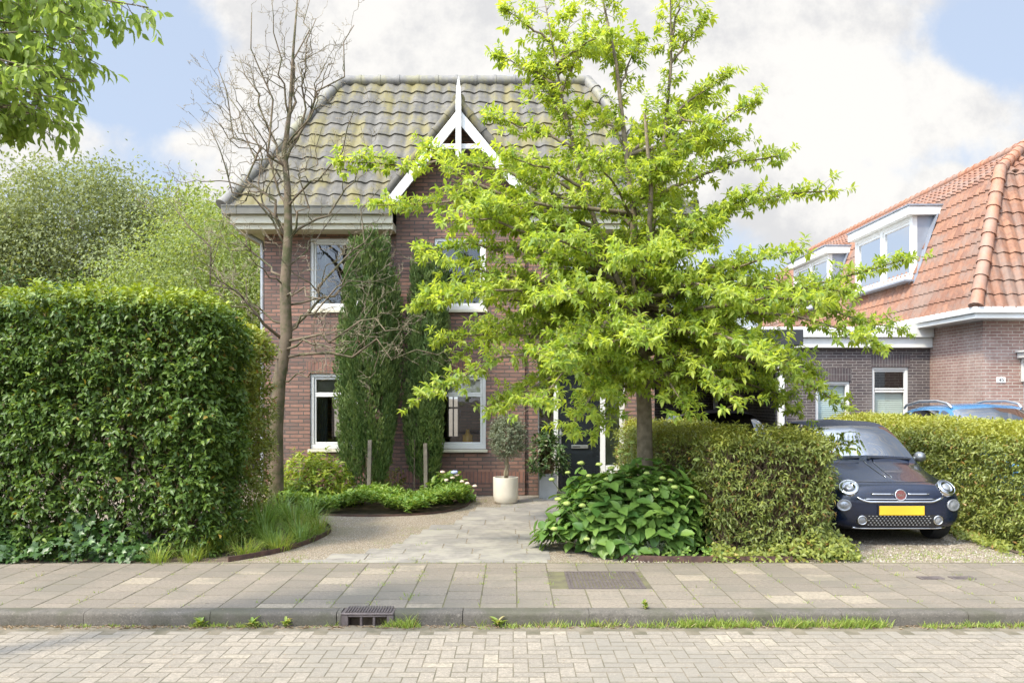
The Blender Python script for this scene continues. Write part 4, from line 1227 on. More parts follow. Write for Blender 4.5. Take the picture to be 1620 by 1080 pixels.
# ---- tall cars seen only above the hedges
def tall_car(name, loc, paint_key, rails, s=(1, 1, 1), rz=0):
    T = []
    fr0 = hood(.30, .82, .24, .72, .92, (0, 0, 0, .03, .05, .05, .03, .01, 0, -.03, -.04))
    T.append([(p[0] * .05, 0, .5 + (p[2] - .5) * .05) for p in fr0]); T.append([(p[0] * .8, .04, .5 + (p[2] - .5) * .86) for p in fr0]); T.append(fr0)
    T.append(hood(.7, .88, .22, .86, 1.0)); T.append(stn(1.15, .89, .22, .90, .98, 1.01, 1.03, 1.07, .83, .79, .76, .42, (0,) * 9 + (-.06, -.1)))
    T.append(stn(1.95, .89, .22, .92, 1.0, 1.25, 1.50, 1.56, .83, .75, .62, .36, (0,) * 9 + (-.08, -.12)))
    T.append(stn(2.4, .89, .22, .93, 1.01, 1.29, 1.55, 1.62, .83, .75, .62, .36)); T.append(stn(3.2, .89, .22, .95, 1.03, 1.28, 1.53, 1.60, .82, .74, .61, .35))
    T.append(stn(3.9, .88, .24, .98, 1.07, 1.25, 1.42, 1.50, .79, .70, .57, .32)); T.append(stn(4.2, .84, .3, .95, 1.05, 1.10, 1.14, 1.17, .76, .66, .54, .3))
    T.append([(p[0] * .05, 4.3, .7 + (p[2] - .7) * .05) for p in T[-1]])
    g_ = car_body(T, 5, 4)
    def cls(i, j):
        a, c = i / 5, j / 4
        if 4.15 <= a < 4.95 and c >= 7.9: return 'windscreen'
        if 4.3 <= a < 8.4 and 6.2 <= c < 7.75 and not (5.6 <= a < 5.8 or 7.2 <= a < 7.4): return 'window' + ('0' if a < 5.7 else '1' if a < 7.3 else '2')
        return 'body'
    root = empty(name, loc, rz); root.scale = s
    for k, mb in body_parts(g_, cls).items():
        weld(mb.build(k if not k.startswith('window') else 'window', M[paint_key] if k == 'body' else M['car_glass'], root))
    for sd in (-1, 1):
        if rails:
            q = MB(); q.tube([(sd * .60, 2.0, 1.55), (sd * .61, 2.12, 1.62), (sd * .61, 2.5, 1.665), (sd * .61, 3.2, 1.655), (sd * .60, 3.75, 1.58), (sd * .59, 3.85, 1.52)], .022, 8); q.build('roof_rail', M['silver'], root, smooth=True)
        q = MB(); q.lathe([(0, -.07), (.06, -.06), (.09, 0), (.08, .05), (0, .06)], 14, (sd * .98, 1.5, 1.08), 'y'); q.tube([(sd * .84, 1.5, 1.02), (sd * .95, 1.5, 1.07)], .025, 8); q.build('mirror', M[paint_key], root, smooth=True)
        for yy in (.8, 3.45): wheel(root, sd * .78, yy, .33, .2, sd)
        q = MB(); q.box(sd * .36 - .22, sd * .36 + .22, 2.35, 2.5, .5, 1.08); q.box(sd * .36 - .12, sd * .36 + .12, 2.38, 2.47, 1.12, 1.3); q.build('seat', M['seat_grey'], root, bevel=.04)
    q = MB(); q.box(-.7, .7, 1.3, 3.8, .3, .4); q.box(-.72, .72, 1.25, 1.7, .85, .97); q.build('dashboard', M['black_plastic'], root, bevel=.02)
    return root
t_ = tall_car('parked_car', (7.95, 12.9, -.03), 'paint_blue', True, (.98, .98, 1.0), 0)
tag(t_, 'light blue car with silver roof rails parked behind the clipped right hedge', 'car')
t_ = tall_car('parked_car', (3.95, 14.3, -.03), 'paint_black', False, (.98, 1, .93), R(4))
tag(t_, 'black car under the carport, only its roof showing over the hedge', 'car')
# ------------------------------------------------------------------ foliage materials
M['lf_green'] = leaf_mat('fresh_leaf', (.165, .265, .048), (.32, .41, .075), young=(.48, .54, .09), trans=.52, rough=.4, tcol=(1.4, 1.35, .6))
M['lf_hedge'] = leaf_mat('dark_hedge_leaf', (.056, .108, .02), (.128, .20, .036), young=(.32, .38, .04), trans=.25, rough=.42, spec=.35, odd=(.28, .20, .04), odd_at=.988)
M['lf_light'] = leaf_mat('light_hedge_leaf', (.15, .19, .038), (.28, .31, .07), young=(.34, .36, .06), trans=.35, odd=(.30, .18, .06), odd_at=.95)
M['lf_box'] = leaf_mat('olive_hedge_leaf', (.135, .175, .038), (.30, .335, .09), young=(.36, .36, .06), trans=.3, rough=.35, odd=(.28, .17, .05), odd_at=.95)
M['lf_hyd'] = leaf_mat('broad_leaf', (.065, .145, .028), (.14, .235, .045), young=(.20, .30, .06), trans=.25, rough=.42)
M['lf_ivy'] = leaf_mat('ivy_leaf', (.03, .07, .018), (.065, .125, .03), young=(.10, .2, .04), trans=.15, rough=.35)
M['lf_cyp'] = leaf_mat('cypress_leaf', (.066, .122, .032), (.155, .235, .068), young=(.27, .33, .095), trans=.2, rough=.6, tcol=(1.2, 1.3, .6))
M['lf_olive'] = leaf_mat('olive_leaf', (.14, .17, .10), (.24, .27, .18), trans=.2, rough=.5)
M['lf_yellow'] = leaf_mat('yellow_green_leaf', (.13, .22, .03), (.30, .36, .05), young=(.40, .42, .05), trans=.35)
M['lf_pach'] = leaf_mat('ground_cover_leaf', (.09, .19, .03), (.20, .31, .06), young=(.30, .38, .08), trans=.3)
M['lf_grass'] = leaf_mat('grass_blade', (.17, .26, .05), (.34, .40, .09), trans=.35, rough=.5, odd=(.42, .36, .16), odd_at=.92)
M['lf_lily'] = leaf_mat('strap_leaf', (.14, .25, .05), (.29, .40, .10), trans=.3, rough=.35)
M['lf_silver'] = leaf_mat('silver_leaf', (.30, .34, .22), (.44, .47, .33), trans=.25)
M['lf_over'] = leaf_mat('hanging_leaf', (.20, .28, .07), (.33, .41, .12), trans=.6, rough=.4, tcol=(1.5, 1.5, .9))
M['lf_willow'] = leaf_mat('grey_green_leaf', (.17, .205, .09), (.27, .30, .145), young=(.32, .34, .165), trans=.3, rough=.75)
M['lf_mid'] = leaf_mat('mid_green_leaf', (.18, .235, .06), (.31, .36, .09), trans=.32)
M['lf_birch'] = leaf_mat('pale_leaf', (.18, .24, .075), (.31, .36, .13), trans=.42)
M['lf_shrub'] = leaf_mat('shrub_leaf', (.05, .10, .035), (.11, .18, .05), trans=.2, odd=(.3, .3, .2), odd_at=.9)
M['flower_lime'] = nmat('lime_flower', (.36, .43, .12), (.28, .36, .08), 40, .8, bs=.6, bscale=120)
M['flower_pink'] = nmat('pink_flower', (.72, .50, .42), (.66, .58, .42), 30, .8, bs=.6, bscale=120)
M['flower_blue'] = nmat('blue_flower', (.42, .46, .68), (.36, .40, .6), 30, .8, bs=.6, bscale=120)
M['stem_green'] = nmat('green_stem', (.16, .22, .06), (.12, .14, .05), 9, .7)

def vn(*a): return np.array(a, float)
def wob(P, k, seed=0):
    """smooth pseudo-noise in -1..1"""
    x, y, z = P[:, 0] * k, P[:, 1] * k, P[:, 2] * k
    return (np.sin(1.7 * x + 2.3 * z + seed) + np.sin(2.9 * y - 1.3 * x + 1.1 + seed * 2) + np.sin(3.7 * z + 1.9 * y + seed * 3) + np.sin(5.1 * x - 2.2 * z + 2 + seed)) / 4

# ------------------------------------------------------------------ clipped hedges
def box_surface(x0, x1, y0, y1, z0, z1, n, faces):
    """random points and normals on chosen faces of a box: f(-y) b(+y) l(-x) r(+x) t(+z)"""
    area = {'f': (x1 - x0) * (z1 - z0), 'b': (x1 - x0) * (z1 - z0), 'l': (y1 - y0) * (z1 - z0), 'r': (y1 - y0) * (z1 - z0), 't': (x1 - x0) * (y1 - y0)}
    tot_ = sum(area[f_] * w_ for f_, w_ in faces.items()); Ps, Ns = [], []
    for f_, w_ in faces.items():
        k = int(n * area[f_] * w_ / tot_)
        x, y, z = RNG.uniform(x0, x1, k), RNG.uniform(y0, y1, k), RNG.uniform(z0, z1, k)
        nn = {'f': (0, -1, 0), 'b': (0, 1, 0), 'l': (-1, 0, 0), 'r': (1, 0, 0), 't': (0, 0, 1)}[f_]
        if f_ == 'f': y = np.full(k, y0)
        if f_ == 'b': y = np.full(k, y1)
        if f_ == 'l': x = np.full(k, x0)
        if f_ == 'r': x = np.full(k, x1)
        if f_ == 't': z = np.full(k, z1)
        Ps.append(np.stack([x, y, z], 1)); Ns.append(np.tile(np.array(nn, float), (k, 1)))
    return np.concatenate(Ps), np.concatenate(Ns)

def hedge(name, label, box, nshoot, leafL, mat, faces, rnd_r=.25, bumpy=.08, depth=.18, ktop=None, yo_top=.9, thin=None, twigs=1500, shape=None, group=None, slen=.14, k=7, core=.3, wr=.45, cat='hedge'):
    x0, x1, y0, y1, z0, z1 = box
    cx, cy = (x0 + x1) / 2, y0
    root = empty(name, (cx, (y0 + y1) / 2, -.02)); tag(root, label, cat, group)
    off = vn(cx, (y0 + y1) / 2, -.02)
    P, Nn = box_surface(*box, nshoot, faces)
    # round the corners by pulling edge points in
    c = vn((x0 + x1) / 2, (y0 + y1) / 2, (z0 + z1) / 2); h = vn((x1 - x0) / 2, (y1 - y0) / 2, (z1 - z0) / 2)
    q = np.abs(P - c) - (h - rnd_r); q[:, 2] = np.where(P[:, 2] < c[2], 0, q[:, 2])
    qq = np.maximum(q, 0); ln = np.linalg.norm(qq, axis=1)
    ex = np.maximum(ln - rnd_r, 0); dirn = nrm(qq * np.sign(P - c) + 1e-9)
    P = P - dirn * ex[:, None]
    Nn = nrm(Nn + dirn * (ln > rnd_r * .5)[:, None])
    P = P + Nn * (wob(P, 2.4, 1) * bumpy + wob(P, 6.5, 4) * bumpy * .5)[:, None]
    P = P - Nn * (RNG.exponential(depth, len(P)) * .6)[:, None].clip(0, .6)
    if shape is not None: P = shape(P)
    if thin is not None: 
        kp = RNG.random(len(P)) > thin(P); P, Nn = P[kp], Nn[kp]
    gaps = wob(P, 3.3, 9) + wob(P, 8, 2) * .5
    kp = RNG.random(len(P)) > np.clip((gaps - .45) * 1.6, 0, .75); P, Nn = P[kp], Nn[kp]
    zt = (P[:, 2] - z0) / (z1 - z0)
    D = Nn * .9 + rnd(len(P)) * .55 + vn(0, 0, .25)
    LP, LD, LN, LI = shoot_leaves(P, D, slen, k, leafL, up=.75, droop=.35)
    topness = np.clip(Nn[LI, 2] * 1.2 - .1, 0, 1)
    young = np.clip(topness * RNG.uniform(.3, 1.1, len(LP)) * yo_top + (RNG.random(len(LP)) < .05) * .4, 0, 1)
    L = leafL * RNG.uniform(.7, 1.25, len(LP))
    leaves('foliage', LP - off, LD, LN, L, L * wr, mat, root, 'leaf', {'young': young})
    # bare inner twigs
    A = np.stack([RNG.uniform(x0 + .1, x1 - .1, twigs), RNG.uniform(y0 + .1, y1 - .1, twigs), RNG.uniform(z0, z1 - .25, twigs)], 1)
    near = RNG.random(twigs) < .6
    if 'f' in faces: A[near, 1] = y0 + RNG.uniform(.04, .3, near.sum())
    if shape is not None: A = shape(A)
    B = A + rnd(twigs) * vn(.22, .16, .1) + vn(0, 0, .2)
    B[:, 2] = np.minimum(B[:, 2], z1 - .05)
    twig_mesh('twigs', A - off, B - off, .006, .002, M['twig_brown'], root)
    # main stems
    ns = max(3, int((x1 - x0) * 2.5)); mb = MB()
    for i in range(ns):
        x = x0 + .2 + (x1 - x0 - .4) * (i + random.uniform(.2, .8)) / ns; y = (y0 + y1) / 2 + random.uniform(-.12, .12)
        pts = [(x - off[0], y - off[1], 0)]
        for s_ in range(1, 6): pts.append((pts[-1][0] + random.uniform(-.06, .06), pts[-1][1] + random.uniform(-.05, .05), (z1 - .3) * s_ / 5))
        mb.tube(pts, [.03, .026, .022, .018, .013, .008], 6)
    mb.build('stem', M['twig_brown'], root, smooth=True)
    if core:
        n_ = int(core * nshoot)
        P = np.stack([RNG.uniform(x0 + .12, x1 - .12, n_), RNG.uniform(y0 + .15, y1 - .15, n_), z0 + (z1 - z0 - .12) * RNG.random(n_) ** .85], 1)
        if shape is not None: P = shape(P)
        if thin is not None: P = P[RNG.random(len(P)) > thin(P) * 1.1]
        LP, LD, LN, LI = shoot_leaves(P, rnd(len(P)) + vn(0, 0, .3), slen, 4, leafL)
        L = leafL * RNG.uniform(.8, 1.3, len(LP))
        leaves('inner_foliage', LP - off, LD, LN, L, L * .5, mat, root, 'quad', {'young': np.zeros(len(LP))})
    return root

def lefthedge_shape(P):
    P = P.copy(); 
    P[:, 2] -= np.clip((P[:, 0] + 4.2) * .10, 0, .25) * (P[:, 2] > 2)
    return P
def thin_left(P):
    low = np.clip((1.0 - P[:, 2]) / 1.0, 0, 1)
    return np.clip(low * .5 * (P[:, 0] > -5.6) * np.clip(wob(P, 1.8, 5) + .75, 0, 1) + .25 * np.clip(wob(P, 2.6, 3) - .2, 0, 1), 0, .93)
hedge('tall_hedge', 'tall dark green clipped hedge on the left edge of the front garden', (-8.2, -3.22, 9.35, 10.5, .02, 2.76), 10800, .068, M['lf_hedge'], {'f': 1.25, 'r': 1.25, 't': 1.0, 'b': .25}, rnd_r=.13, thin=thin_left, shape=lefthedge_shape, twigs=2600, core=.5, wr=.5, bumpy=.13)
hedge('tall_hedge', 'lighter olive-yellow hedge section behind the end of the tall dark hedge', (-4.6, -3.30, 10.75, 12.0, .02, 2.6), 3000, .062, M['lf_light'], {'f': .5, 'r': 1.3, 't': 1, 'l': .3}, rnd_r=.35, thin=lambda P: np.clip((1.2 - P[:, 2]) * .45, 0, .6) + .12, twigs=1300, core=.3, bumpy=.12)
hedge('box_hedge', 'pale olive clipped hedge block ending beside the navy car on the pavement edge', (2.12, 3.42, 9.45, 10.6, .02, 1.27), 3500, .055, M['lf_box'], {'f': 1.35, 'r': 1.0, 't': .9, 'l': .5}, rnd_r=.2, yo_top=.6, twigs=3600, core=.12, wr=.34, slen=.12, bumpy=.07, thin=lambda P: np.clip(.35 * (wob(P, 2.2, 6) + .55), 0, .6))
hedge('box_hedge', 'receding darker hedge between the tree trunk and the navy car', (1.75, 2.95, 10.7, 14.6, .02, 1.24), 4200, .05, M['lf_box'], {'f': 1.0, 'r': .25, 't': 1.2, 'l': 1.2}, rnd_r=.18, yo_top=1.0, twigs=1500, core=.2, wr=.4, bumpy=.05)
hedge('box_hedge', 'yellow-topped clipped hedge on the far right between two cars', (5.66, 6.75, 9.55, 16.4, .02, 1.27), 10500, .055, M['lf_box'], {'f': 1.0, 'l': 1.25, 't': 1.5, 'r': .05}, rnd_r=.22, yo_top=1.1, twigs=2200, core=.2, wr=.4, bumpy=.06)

# ------------------------------------------------------------------ trees
class Tree:
    def __init__(s, name, label, base, group=None, cat='tree'):
        s.base = Vector(base); s.root = empty(name, base); tag(s.root, label, cat, group)
        s.trunk = MB(); s.branch = MB(); s.ta, s.tb = [], []
        s.sp, s.sd = [], []
    def L(s, p): return Vector(p) - s.base
    def tube(s, mb, pts, rad, n=6): mb.tube([s.L(p) for p in pts], rad, n)
    def finish(s, bark, twigmat=None, r0=.004, r1=.0015):
        s.trunk.build('trunk', bark, s.root, smooth=True)
        if s.branch.v: s.branch.build('branches', bark, s.root, smooth=True)
        if s.ta: twig_mesh('twigs', np.array(s.ta) - np.array(s.base), np.array(s.tb) - np.array(s.base), r0, r1, twigmat or bark, s.root)

def curve(a, b, sag=.1, jit=.05, n=7):
    a, b = Vector(a), Vector(b); L = (b - a).length; out = []
    for i in range(n):
        t = i / (n - 1); p = a.lerp(b, t)
        e = math.sin(math.pi * t)
        p += Vector((random.uniform(-jit, jit), random.uniform(-jit, jit), random.uniform(-jit, jit))) * L * e
        p.z += sag * L * e
        out.append(p)
    return out

def along(pts, t):
    k = t * (len(pts) - 1); i = min(int(k), len(pts) - 2); return pts[i].lerp(pts[i + 1], k - i), (pts[i + 1] - pts[i]).normalized()

# ---- the bright green tree in front of the house
DT = 10.7
gt = Tree('green_tree', 'broad bright yellow-green leafy tree standing before the front door', (W(1021, 855, DT).x, DT, -.02))
trunk = [W(1021, 852, DT), W(1021, 760, DT), W(1019, 640, DT), W(1015, 560, DT), W(1010, 480, DT), W(1004, 400, DT), W(1002, 330, DT), W(988, 220, DT), W(975, 100, DT), W(945, -40, DT)]
gt.tube(gt.trunk, trunk, [.115, .098, .09, .082, .072, .055, .04, .03, .02, .008], 12)
lead2 = [W(1010, 480, DT), W(1030, 380, DT + .1), W(1048, 250, DT + .15), W(1062, 100, DT + .1), W(1060, -40, DT)]
lead3 = [W(1015, 545, DT), W(975, 440, DT - .1), W(930, 320, DT - .15), W(890, 160, DT - .1), W(860, -10, DT)]
lead4 = [W(1010, 500, DT), W(1025, 420, DT - .4), W(1030, 300, DT - .7), W(1020, 180, DT - .8)]
for l_ in (lead2, lead3, lead4): gt.tube(gt.branch, l_, [.045, .036, .026, .016, .005][:len(l_)], 8)
def mainpt(py, which=None):
    l_ = which or trunk
    return min((along(l_, k / 60)[0] for k in range(61)), key=lambda p: abs((628 - (p.z - EYE) * 1400 / p.y) - py))
PR = [(390, lead3, 540, 256, -.3, .10), (330, lead3, 668, 232, .3, .02), (420, lead3, 590, 325, .5, .10), (430, lead3, 700, 350, -1.0, .1), (450, lead3, 665, 395, -.6, .08), (480, trunk, 655, 488, .5, .10), (520, trunk, 690, 470, -1.3, .08),
      (540, trunk, 730, 560, .9, .10), (570, trunk, 655, 634, -1.0, .12), (590, trunk, 780, 650, .4, .12), (600, trunk, 900, 680, -1.6, .16), (605, trunk, 940, 690, -1.1, .15), (590, trunk, 850, 640, -2.0, .15),
      (230, lead3, 772, 185, 0, .03), (140, lead3, 788, 88, .2, .02), (70, lead3, 800, 15, -.2, 0), (150, lead3, 925, 60, -.2, 0), (300, lead3, 800, 245, -.6, .04), (200, lead3, 850, 90, .3, 0),
      (100, lead2, 1118, 25, .1, 0), (190, lead2, 1150, 118, .2, .02), (250, lead2, 1196, 162, -.2, .04), (310, lead2, 1240, 245, .3, .06), (420, trunk, 1322, 302, .1, .08), (400, lead2, 1190, 310, -.6, .05), (490, trunk, 1268, 396, -1.0, .06),
      (535, trunk, 1440, 408, -.2, .0), (510, trunk, 1425, 520, .8, .08), (530, trunk, 1395, 545, -1.0, .10), (560, trunk, 1335, 640, -.6, .12), (565, trunk, 1265, 655, .7, .12), (580, trunk, 1170, 640, -1.8, .15), (590, trunk, 1090, 655, -1.3, .15),
      (520, trunk, 1300, 480, -1.7, .08), (550, trunk, 1230, 570, -2.2, .1), (480, trunk, 1170, 470, -1.8, .07), (440, trunk, 1120, 350, -1.2, .05), (500, lead3, 860, 470, -2.1, .07), (540, trunk, 870, 570, -2.3, .1), (430, lead3, 850, 380, -1.6, .05), (520, trunk, 1010, 540, -2.3, .05), (450, trunk, 1000, 400, -1.8, .05),
      (350, trunk, 940, 250, -1.0, .03), (300, lead2, 1090, 230, -.9, .03), (360, lead3, 790, 330, .9, .05), (240, lead2, 1110, 150, .5, .02), (150, trunk, 1010, 60, .3, 0), (120, lead3, 905, 15, .3, 0), (60, lead2, 1085, -30, .2, 0), (180, lead2, 1130, 200, -.5, 0),
      (520, trunk, 860, 500, 1.7, .08), (540, trunk, 1170, 520, 1.9, .08), (560, trunk, 960, 600, 2.1, .1), (480, trunk, 1080, 450, 1.9, .05), (410, trunk, 900, 360, 1.4, .04), (400, trunk, 1130, 380, 1.3, .04), (300, trunk, 980, 250, 1.1, .03), (560, trunk, 1290, 590, 1.4, .1), (540, trunk, 760, 520, 1.4, .1), (470, trunk, 1330, 470, .7, .06), (500, trunk, 1180, 420, .2, .06), (480, trunk, 880, 430, .2, .05)]
sp, sd, ssz, syo = [], [], [], []
for k in range(54):
    for _ in range(200):
        tx, ty = random.uniform(600, 1400), random.uniform(30, 640)
        hw = np.interp(ty, [0, 120, 250, 400, 500, 640], [140, 190, 250, 330, 390, 300])
        if tx > 1200 and ty < 450: continue
        if abs(tx - 1010 + (ty < 350) * 40) < hw * .95: break
    ld = random.choice([trunk, lead2 if tx > 1000 else lead3]); dd = random.choice((-1, 1)) * random.uniform(.1, 2.0) * hw / 390
    PR.append((min(600, ty + random.uniform(10, 110)), ld, tx, ty, dd, .05))
for (py, ld, tx, ty, dd, sag) in PR:
    a = mainpt(py, ld); b_ = W(tx, ty, DT + dd)
    pts = curve(a, b_, sag, .03, 9); L_ = (b_ - a).length
    r0 = min(.034, .010 + .011 * L_)
    gt.tube(gt.branch, pts, [r0 * (1 - .85 * k / 8) for k in range(9)], 6)
    ns = max(4, int(L_ / .075))
    for i in range(ns):
        t = .16 + .84 * (i + .5) / ns
        p, d = along(pts, t)
        side = d.cross(Vector((0, 0, 1))).normalized() * (1 if i % 2 else -1)
        d2 = (side * random.uniform(.5, 1.0) + d * random.uniform(.3, .8) + Vector((0, 0, random.uniform(-.45, .6)))).normalized()
        ln = random.uniform(.14, .46) * (1.15 - .65 * t) * min(1, .5 + L_ / 3)
        e = p + d2 * ln
        gt.ta.append(p); gt.tb.append(e)
        m_ = max(1, int(ln / .13))
        for j in range(m_):
            f_ = (j + 1) / m_
            sp.append(p.lerp(e, f_)); sd.append((d2 + Vector((0, 0, .25))).normalized()); ssz.append(.75 + .35 * f_); syo.append(f_)
    sp.append(b_ - d * .05); sd.append(d); ssz.append(1.0); syo.append(1)
    for k in range(int(L_ / .06)):
        p, d = along(pts, .3 + .7 * random.random()); rr = Vector((random.gauss(0, 1), random.gauss(0, 1), random.gauss(0, .7) + .3)).normalized()
        sp.append(p + rr * .03); sd.append((d * .6 + rr).normalized()); ssz.append(.85); syo.append(.5)
    for k in range(3):
        p, d = along(pts, .82 + .06 * k); sp.append(p); sd.append((d + Vector((0, 0, .3))).normalized()); ssz.append(1); syo.append(.8)
for l_ in (trunk[5:], lead2, lead3, lead4):
    for k in range(70):
        t = random.random() ** .7; p, d = along(l_, t); rr = Vector((random.gauss(0, 1), random.gauss(0, 1), random.gauss(0, .5) + .3)).normalized()
        ln = random.uniform(.05, .3); gt.ta.append(p); gt.tb.append(p + rr * ln)
        for f_ in (.5, 1): sp.append(p + rr * ln * f_); sd.append((d * .4 + rr).normalized()); ssz.append(.9); syo.append(t)
sp = np.array(sp); sd = np.array(sd); ssz = np.array(ssz); syo = np.array(syo)
LP, LD, LN, LI = shoot_leaves(sp, sd, .10, 11, .1, up=1.1, spread=1.0, droop=.42)
L_ = .081 * RNG.uniform(.65, 1.25, len(LP)) * ssz[LI]
high = np.clip((sp[:, 2] - 2.0) / 4.5, 0, 1)
young = np.clip(RNG.uniform(-.35, .55, len(LP)) + (RNG.uniform(-.3, .4, len(sp)) + .3 * high + .15 * syo)[LI], 0, 1)
leaves('crown', LP - np.array(gt.base), LD, LN, L_, L_ * .42, M['lf_green'], gt.root, 'leaf', {'young': young})
gt.finish(M['bark_green'])

# ---- the bare tree on the left
DB = 13.2
bt = Tree('bare_tree', 'tall bare leafless tree with mossy trunk left of the brick house', (W(437, 808, DB).x, DB, -.02))
tr = [W(437, 810, DB), W(437, 780, DB), W(437, 680, DB), W(442, 600, DB), W(453, 530, DB), W(451, 450, DB), W(456, 370, DB), W(455, 300, DB), W(450, 240, DB), W(459, 170, DB), W(464, 80, DB), W(472, -20, DB)]
bt.tube(bt.trunk, tr, [.145, .112, .10, .095, .088, .078, .064, .05, .042, .03, .02, .008], 12)
def grow(tree, a, b, r, depth, kink=.10, dens=4.2, spread=.75, sag=0.):
    pts = curve(a, b, sag, kink, 8); L_ = (Vector(b) - Vector(a)).length
    if r > .006: tree.tube(tree.branch, pts, [r * (1 - .75 * k / 7) for k in range(8)], 6)
    else:
        for k in range(7): tree.ta.append(pts[k]); tree.tb.append(pts[k + 1])
    if depth == 0: return
    n = max(2, int(L_ * dens))
    for i in range(n):
        t = random.uniform(.22, .98); p, d = along(pts, t)
        rr = Vector((random.gauss(0, 1), random.gauss(0, 1), random.gauss(0, .8) + .35)).normalized()
        d2 = (d * .75 + rr * spread).normalized()
        ln = L_ * random.uniform(.22, .5) * (1.2 - .6 * t)
        if ln < .12: ln = .12
        grow(tree, p, p + d2 * ln, r * (1 - .7 * t) * .55, depth - 1, kink * 1.1, dens * 1.25, spread)
BR = [(385, 345, 108, .3), (395, 332, 200, -.4), (380, 400, 190, .5), (375, 510, 200, -.3), (380, 590, 230, .4), (300, 398, 20, -.3), (270, 380, 95, .4), (260, 500, 30, .3), (240, 520, 90, -.4), (230, 560, 40, .2), (180, 430, 0, -.2), (190, 490, 0, .4), (330, 560, 175, -.5), (340, 360, 150, .2),
      (535, 268, 318, -.5), (515, 330, 420, .5), (460, 380, 400, -.6), (520, 570, 395, -.3), (530, 600, 300, .6), (545, 640, 520, -.8), (560, 690, 560, -.6), (555, 560, 540, -.9), (480, 610, 440, .5), (565, 380, 580, -.5), (470, 520, 470, -.8), (600, 520, 590, -.4), (440, 350, 330, .7), (575, 335, 500, .3), (420, 540, 330, .5)]
for (py, tx, ty, dd) in BR:
    a = mainpt(py, tr); b_ = W(tx, ty, DB + dd * 1.3); L_ = (b_ - a).length
    grow(bt, a, b_, min(.027, .006 + .008 * L_), 3, .08, 4.2, .85, -.06 if ty < py - 60 else .04)
bt.finish(M['bark_bare'], M['bark_twig'], .0036, .0022)

# ---- background trees, left
def leafy_tree(name, label, base, height, crown, nclump, leafL, mat, bark, seed=0, group=None, kleaf=16, trunk_r=.16, tpl='quad', clump_r=.4, nb=26, hollow=.35, droop=.3):
    """crown = list of (dx, dy, z, rx, ry, rz) lobes"""
    random.seed(seed); t = Tree(name, label, base, group)
    B = Vector(base)
    top = B + Vector((random.uniform(-.3, .3), 0, height * .8))
    tk = curve(B, top, 0, .02, 8); t.tube(t.trunk, tk, [trunk_r * (1 - .8 * k / 7) for k in range(8)], 9)
    wts = np.array([c[3] * c[4] * c[5] for c in crown]) ** .67; wts /= wts.sum()
    ci = RNG.choice(len(crown), nclump, p=wts); C = np.array(crown)[ci]
    v = nrm(RNG.normal(size=(nclump, 3))); rad = (hollow + (1 - hollow) * RNG.random(nclump)) ** .6
    rad *= 1 + .22 * wob(v * 2 + C[:, :3], 1.6, seed)
    ctr = np.array(B) + C[:, :3] * np.array([1, 1, 1]) + v * C[:, 3:6] * rad[:, None]
    for i in range(nb):
        k = random.randrange(nclump); e = Vector(ctr[k]); hz = min(max((e.z - B.z) * random.uniform(.35, .7) / (height * .8), .15), .95)
        p, d = along(tk, hz); cv = curve(p, e, .08, .06, 6); r = trunk_r * .4 * (1 - hz * .7); t.tube(t.branch, cv, [r * (1 - .8 * q / 5) for q in range(6)], 5)
    n = nclump * kleaf; idx = np.repeat(np.arange(nclump), kleaf)
    off = RNG.normal(size=(n, 3)) * clump_r * vn(.5, .5, .36)
    P = ctr[idx] + off
    D = nrm(off) * .6 + rnd(n) * .8 + vn(0, 0, -droop); N = vn(0, 0, .9) + rnd(n) * .7 + v[idx] * .3
    L = leafL * RNG.uniform(.7, 1.3, n)
    leaves('crown', P - np.array(B), D, N, L, L * .55, mat, t.root, tpl, {'young': np.clip(wob(ctr, .9, seed)[idx] * .5, 0, .6)})
    t.finish(bark)
    return t.root
GB = 'trees behind the tall hedge'
leafy_tree('willow_tree', 'large grey-green willow-like tree filling the far left above the hedge', (-13.2, 27, -.02), 9.0, [(0, 0, 6.0, 3.4, 3, 3.0), (-3, 0, 5, 3, 3, 2.8), (2.6, 0, 4.6, 2.6, 3, 2.8), (0, -1, 3, 4, 3, 2.4)], 3800, .115, M['lf_willow'], M['bark_green'], 1, GB, 46, .3, clump_r=.62)
leafy_tree('broadleaf_tree', 'mid-green round-topped tree behind the pale birch and the willow', (-12.0, 33, -.02), 9.5, [(0, 0, 6.4, 2.9, 3, 3.1), (1.6, 0, 5, 2.4, 2.6, 2.9), (-1, 0, 4, 3.4, 3, 3)], 1900, .17, M['lf_mid'], M['bark_green'], 2, GB, 28, .28, clump_r=.6)
leafy_tree('birch_tree', 'loose pale green birch close to the left gutter of the brick house', (-7.3, 20.5, -.02), 6.9, [(.2, 0, 4.6, 1.7, 1.6, 2.0), (-1.2, 0, 3.5, 1.7, 1.6, 1.7), (1.3, 0, 3.4, 1.6, 1.5, 1.9), (0, 0, 2.2, 2.6, 1.8, 1.5)], 1900, .08, M['lf_birch'], M['bark_twig'], 3, GB, 26, .09, clump_r=.42, hollow=.2)
leafy_tree('birch_tree', 'low yellowish young birch just above the hedge corner', (-6.1, 15.8, -.02), 4.4, [(0, 0, 2.9, .95, 1.0, 1.15), (-.9, 0, 2.5, .9, .8, .9), (.8, .4, 2.3, .75, .8, 1.0)], 330, .06, M['lf_birch'], M['bark_twig'], 4, GB, 18, .05, clump_r=.3, hollow=.2)
leafy_tree('broadleaf_tree', 'dark shrubby tree low behind the tall hedge on the far left', (-15.5, 23, -.02), 6, [(0, 0, 3.4, 3.2, 2, 2.2), (4.5, 0, 3.0, 2.6, 2, 1.7)], 950, .14, M['lf_shrub'], M['bark_green'], 5, GB, 18, .2, clump_r=.5)
